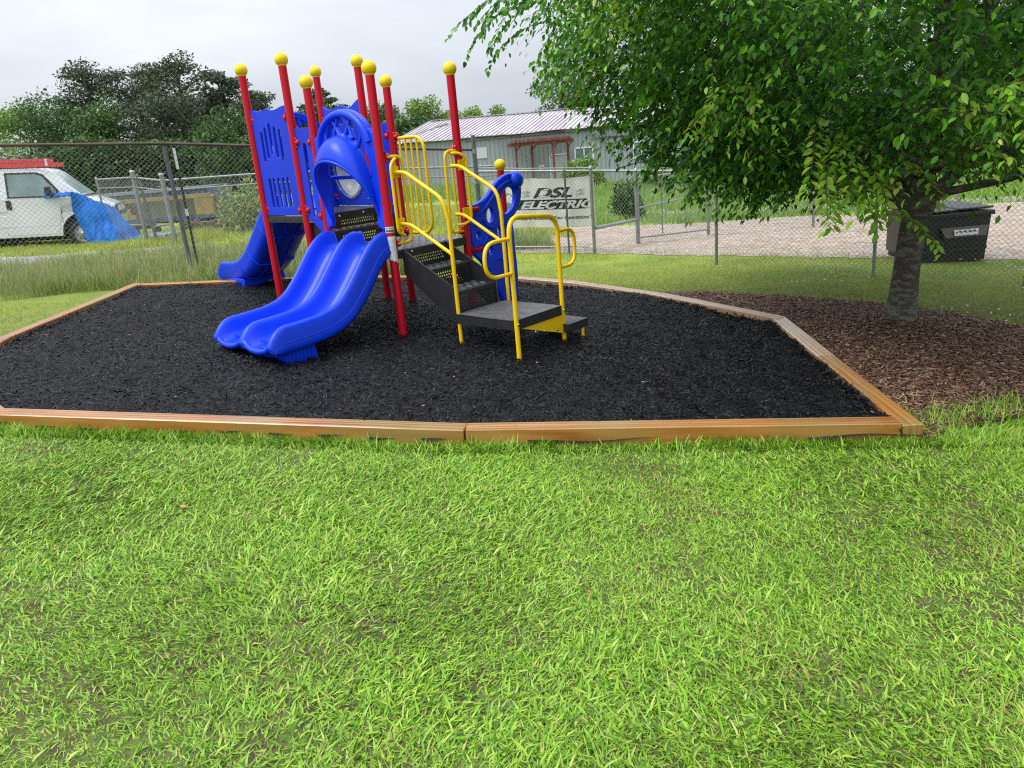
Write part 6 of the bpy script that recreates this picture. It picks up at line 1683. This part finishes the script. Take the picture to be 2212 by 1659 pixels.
# ------------------------------------------------------------------ background trees
def clump_tree(name, x, y, H_, R_, m, label, group, kind='broad', nleaf=5200, ls=.34, trunk_r=.22, crown0=.25, cat='tree', seed=0, lopside=0.0):
    r = np.random.default_rng(seed + 100); z0 = tz(x, y)
    t = empty(name, (x, y, z0), label=label, cat=cat, group=group)
    lean_ = r.normal(0, .02, 2) * H_
    top = H_ * (.93 if kind == 'pine' else .8)
    MB().tube([(0, 0, -.3), (lean_[0] * .4, 0, H_ * .4), (lean_[0], lean_[1], top)], [trunk_r, trunk_r * .75, trunk_r * .2], 8).build('trunk', BARKD, t)
    blobs = []
    if kind == 'pine':
        for i in range(34):
            f = crown0 + (1 - crown0) * (i + r.random()) / 34; rad = R_ * (np.interp(f, [crown0, crown0 + .15, .75, .95, 1], [.55, 1, .9, .5, .2]))
            a = r.random() * 6.28; q = rad * r.uniform(.25, .95); blobs.append((q * math.cos(a) + lopside * q, q * math.sin(a) * .7, f * H_, R_ * r.uniform(.16, .36), R_ * r.uniform(.08, .18)))
    else:
        for i in range(24):
            f = crown0 + (1 - crown0) * r.random() ** .8; rad = R_ * math.sqrt(max(0, 1 - ((f - (crown0 + .38)) / (.66)) ** 2))
            a = r.random() * 6.28; q = rad * r.uniform(.2, .82); blobs.append((q * math.cos(a), q * math.sin(a), f * H_, R_ * r.uniform(.26, .42), R_ * r.uniform(.2, .34)))
    w = np.array([b[3] ** 2 for b in blobs]); pick = r.choice(len(blobs), nleaf, p=w / w.sum()); B = np.array(blobs)[pick]
    u = r.normal(0, 1, (nleaf, 3)); u /= np.linalg.norm(u, axis=1)[:, None]; rr = r.random(nleaf) ** .38
    P = B[:, :3] + u * rr[:, None] * np.stack([B[:, 3], B[:, 3], B[:, 4]], 1) * r.uniform(.8, 1.25, nleaf)[:, None]
    D = r.normal(0, 1, (nleaf, 3)); 
    if kind == 'pine': D[:, 2] = np.abs(D[:, 2]) * .5 + .1
    D /= np.linalg.norm(D, axis=1)[:, None]
    S = np.cross(D, r.normal(0, 1, (nleaf, 3))); S /= np.linalg.norm(S, axis=1)[:, None]
    L_ = ls * r.uniform(.5, 1.2, nleaf); W_ = L_ * (.45 if kind == 'pine' else .62)
    V = np.zeros((nleaf, 4, 3), np.float32)
    V[:, 0] = P - D * L_[:, None] * .5; V[:, 1] = P + S * W_[:, None] * .5 - D * (L_ * .05)[:, None]; V[:, 2] = P + D * L_[:, None] * .5; V[:, 3] = P - S * W_[:, None] * .5 + D * (L_ * .1)[:, None]
    me = np_mesh('crown', V.reshape(-1, 3), np.arange(nleaf * 4).reshape(-1, 4))
    link('crown', me, m, t)
    bm_ = MB()
    for i in range(0, len(blobs), 2 if kind != 'pine' else 1):
        b = blobs[i]; f0 = max(b[2] - R_ * (.25 if kind == 'pine' else .5), H_ * .15)
        bm_.tube([(lean_[0] * f0 / H_, 0, f0), (b[0] * .5 + lean_[0] * .5, b[1] * .5, (f0 + b[2]) / 2 + .1), (b[0], b[1], b[2])], [trunk_r * .3, trunk_r * .2, trunk_r * .08], 5, caps=False)
    bm_.build('branches', BARKD, t, kind='stuff')
    return t
GP_ = 'trees on the far skyline'
def at(u, v, Y):
    pass
T = clump_tree
# tall pines, left
T('pine_tree', -26.4, 56, 8.7, 3.7, PINE, 'tall dark pine with a broad flat crown, left of the pine group', 'tall pines', 'pine', 9500, .26, .30, .30, seed=1)
T('pine_tree', -24.0, 60, 8.6, 3.2, PINE, 'dark pine in the gap between the two tallest crowns', 'tall pines', 'pine', 9500, .26, .30, .30, seed=2)
T('pine_tree', -21.0, 57, 8.9, 3.6, PINE, 'tallest pine with a domed crown, centre of the left skyline', 'tall pines', 'pine', 9500, .26, .30, .34, seed=3)
T('pine_tree', -18.0, 56, 7.6, 2.4, PINE, 'thin pine with see-through crown, right of the tallest pine', 'tall pines', 'pine', 4200, .30, .22, .42, seed=4, lopside=.2)
T('pine_tree', -15.7, 55, 6.2, 2.4, PINE, 'lower open pine left of the first yellow ball', 'tall pines', 'pine', 4200, .30, .20, .36, seed=5, lopside=.2)
T('pine_tree', -10.8, 54, 6.2, 1.8, PINE, 'wispy pine top showing between the red posts', 'tall pines', 'pine', 3200, .28, .18, .30, seed=6)
# lower trees left to right
spec = [(-35.5, 58, 6.8, 3.2, DECIB, 'loose pale green tree at the far left edge', 2600, 7), (-31.6, 56, 6.0, 3.2, DECIB, 'bright green round tree left of the pines', 5200, 8), (-38.5, 54, 6.0, 3.6, DECID, 'green tree at the picture edge behind the van', 4800, 9),
        (-28.5, 54, 6.4, 3.4, DECID, 'dark green tree under the left pine', 5200, 10), (-24.6, 53, 6.0, 3.2, DECID, 'dark tree below the pine gap', 5600, 11), (-20.6, 53, 6.0, 3.2, PINE, 'dense shadowy evergreen below the tallest pine', 5600, 12),
        (-16.6, 52, 4.6, 2.8, DECID, 'mid green tree behind the leaning fence post', 5200, 13), (-13.4, 50, 4.2, 2.6, DECID, 'round bushy tree beside the slotted panel', 5200, 14), (-14.9, 44, 3.3, 1.9, DECID, 'rounded dark bush behind the far slide', 4200, 15),
        (-11.0, 54, 4.7, 2.6, DECID, 'tree behind the arched hood', 5200, 16), (-7.6, 56, 4.6, 2.6, DECID, 'darker round tree left of the bright pair', 5400, 17), (-9.2, 58, 4.6, 2.4, DECID, 'tree peeking between the two right-hand upper posts', 4200, 18),
        (-5.2, 57, 5.0, 2.5, DECIB, 'bright green tree above the left end of the roof', 6000, 19), (-2.6, 58, 5.0, 2.4, DECIB, 'bright green tree behind the red post on the right', 6000, 20), (-.3, 58, 4.5, 1.9, DECIB, 'small bright tree just above the roof ridge', 4200, 21),
        (5.6, 60, 7.0, 3.0, DECID, 'dark tree rising behind the roof under the leaning branches', 6000, 22), (12, 58, 7.6, 4.0, DECID, 'tree behind the right half of the building', 5200, 23), (20, 48, 8.0, 4.6, DECID, 'tree far right behind the shade tree crown', 5200, 24), (27, 44, 8.5, 5.0, DECID, 'tree at the far right edge beyond the road', 5200, 25)]
for (x, y, h, r, m_, lab, nl, sd) in spec:
    T('broadleaf_tree', x, y, h, r, m_, lab, GP_, 'broad', int(nl * 1.9), .20, .18, .10, seed=sd)
# scrub belt closing the gaps below the crowns
n = 60000; x = rng.uniform(-46, -3, n); y = rng.uniform(47, 50, n); hh = 2.2 + 1.2 * vnoise(x, y * 0, .35, 95) + .8 * vnoise(x, y * 0, 1.2, 96); z = terr(x, y) + hh * rng.random(n) ** .7
x2 = rng.uniform(14.5, 46, 20000); y2 = rng.uniform(38, 42, 20000); z2 = terr(x2, y2) + (2.6 + 1.2 * vnoise(x2, y2 * 0, .4, 97)) * rng.random(20000) ** .7
P = np.stack([np.concatenate([x, x2]), np.concatenate([y, y2]), np.concatenate([z, z2])], 1); D = rng.normal(0, 1, P.shape); D /= np.linalg.norm(D, axis=1)[:, None]
leaf_cloud('undergrowth', P, D, np.full(len(P), .24), DECID, None, wid=.7, label='dark scrub under the skyline trees')
# shrubs
def shrub(x, y, H_, R_, m_, label, n=2600, ls=.16, seed=0):
    r = np.random.default_rng(seed); s = empty('shrub', (x, y, tz(x, y)), label=label, cat='shrub')
    u = r.normal(0, 1, (n, 3)); u /= np.linalg.norm(u, axis=1)[:, None]; u[:, 2] = np.abs(u[:, 2]); rr = r.random(n) ** .35
    P = u * rr[:, None] * np.array([R_, R_, H_]) * (1 + .22 * np.sin(u[:, 0] * 7 + u[:, 1] * 5))[:, None]; D = r.normal(0, 1, (n, 3)); D /= np.linalg.norm(D, axis=1)[:, None]
    o = leaf_cloud('foliage', P, D, ls * r.uniform(.7, 1.2, n), m_, s, wid=.6)
    q = MB()
    for i in range(6): q.tube([(0, 0, -.05), (.3 * R_ * math.cos(i), .3 * R_ * math.sin(i), H_ * .4), (.6 * R_ * math.cos(i), .6 * R_ * math.sin(i), H_ * .75)], [.03, .02, .01], 5, caps=False)
    q.build('stems', BARKD, s)
shrub(4.05, 36.5, 1.35, 1.0, DECIB, 'bright green shrub below the building window', 3600, .17, 1)
shrub(3.35, 20.2, .95, .42, DECID, 'vine-covered bush behind the far gate post', 2600, .10, 2)
shrub(7.4, 34, 1.3, 1.3, DECIB, 'low bush right of the window, behind the branches', 2800, .17, 3)
shrub(-6.4, 20.4, 1.25, .8, GRASS_TALL, 'dusty grey-green bush behind the tall fence by the far slide', 2600, .10, 4)
shrub(-4.4, 20.8, 1.15, .9, GRASS_TALL, 'dusty bush behind the slotted panel', 2600, .10, 5)
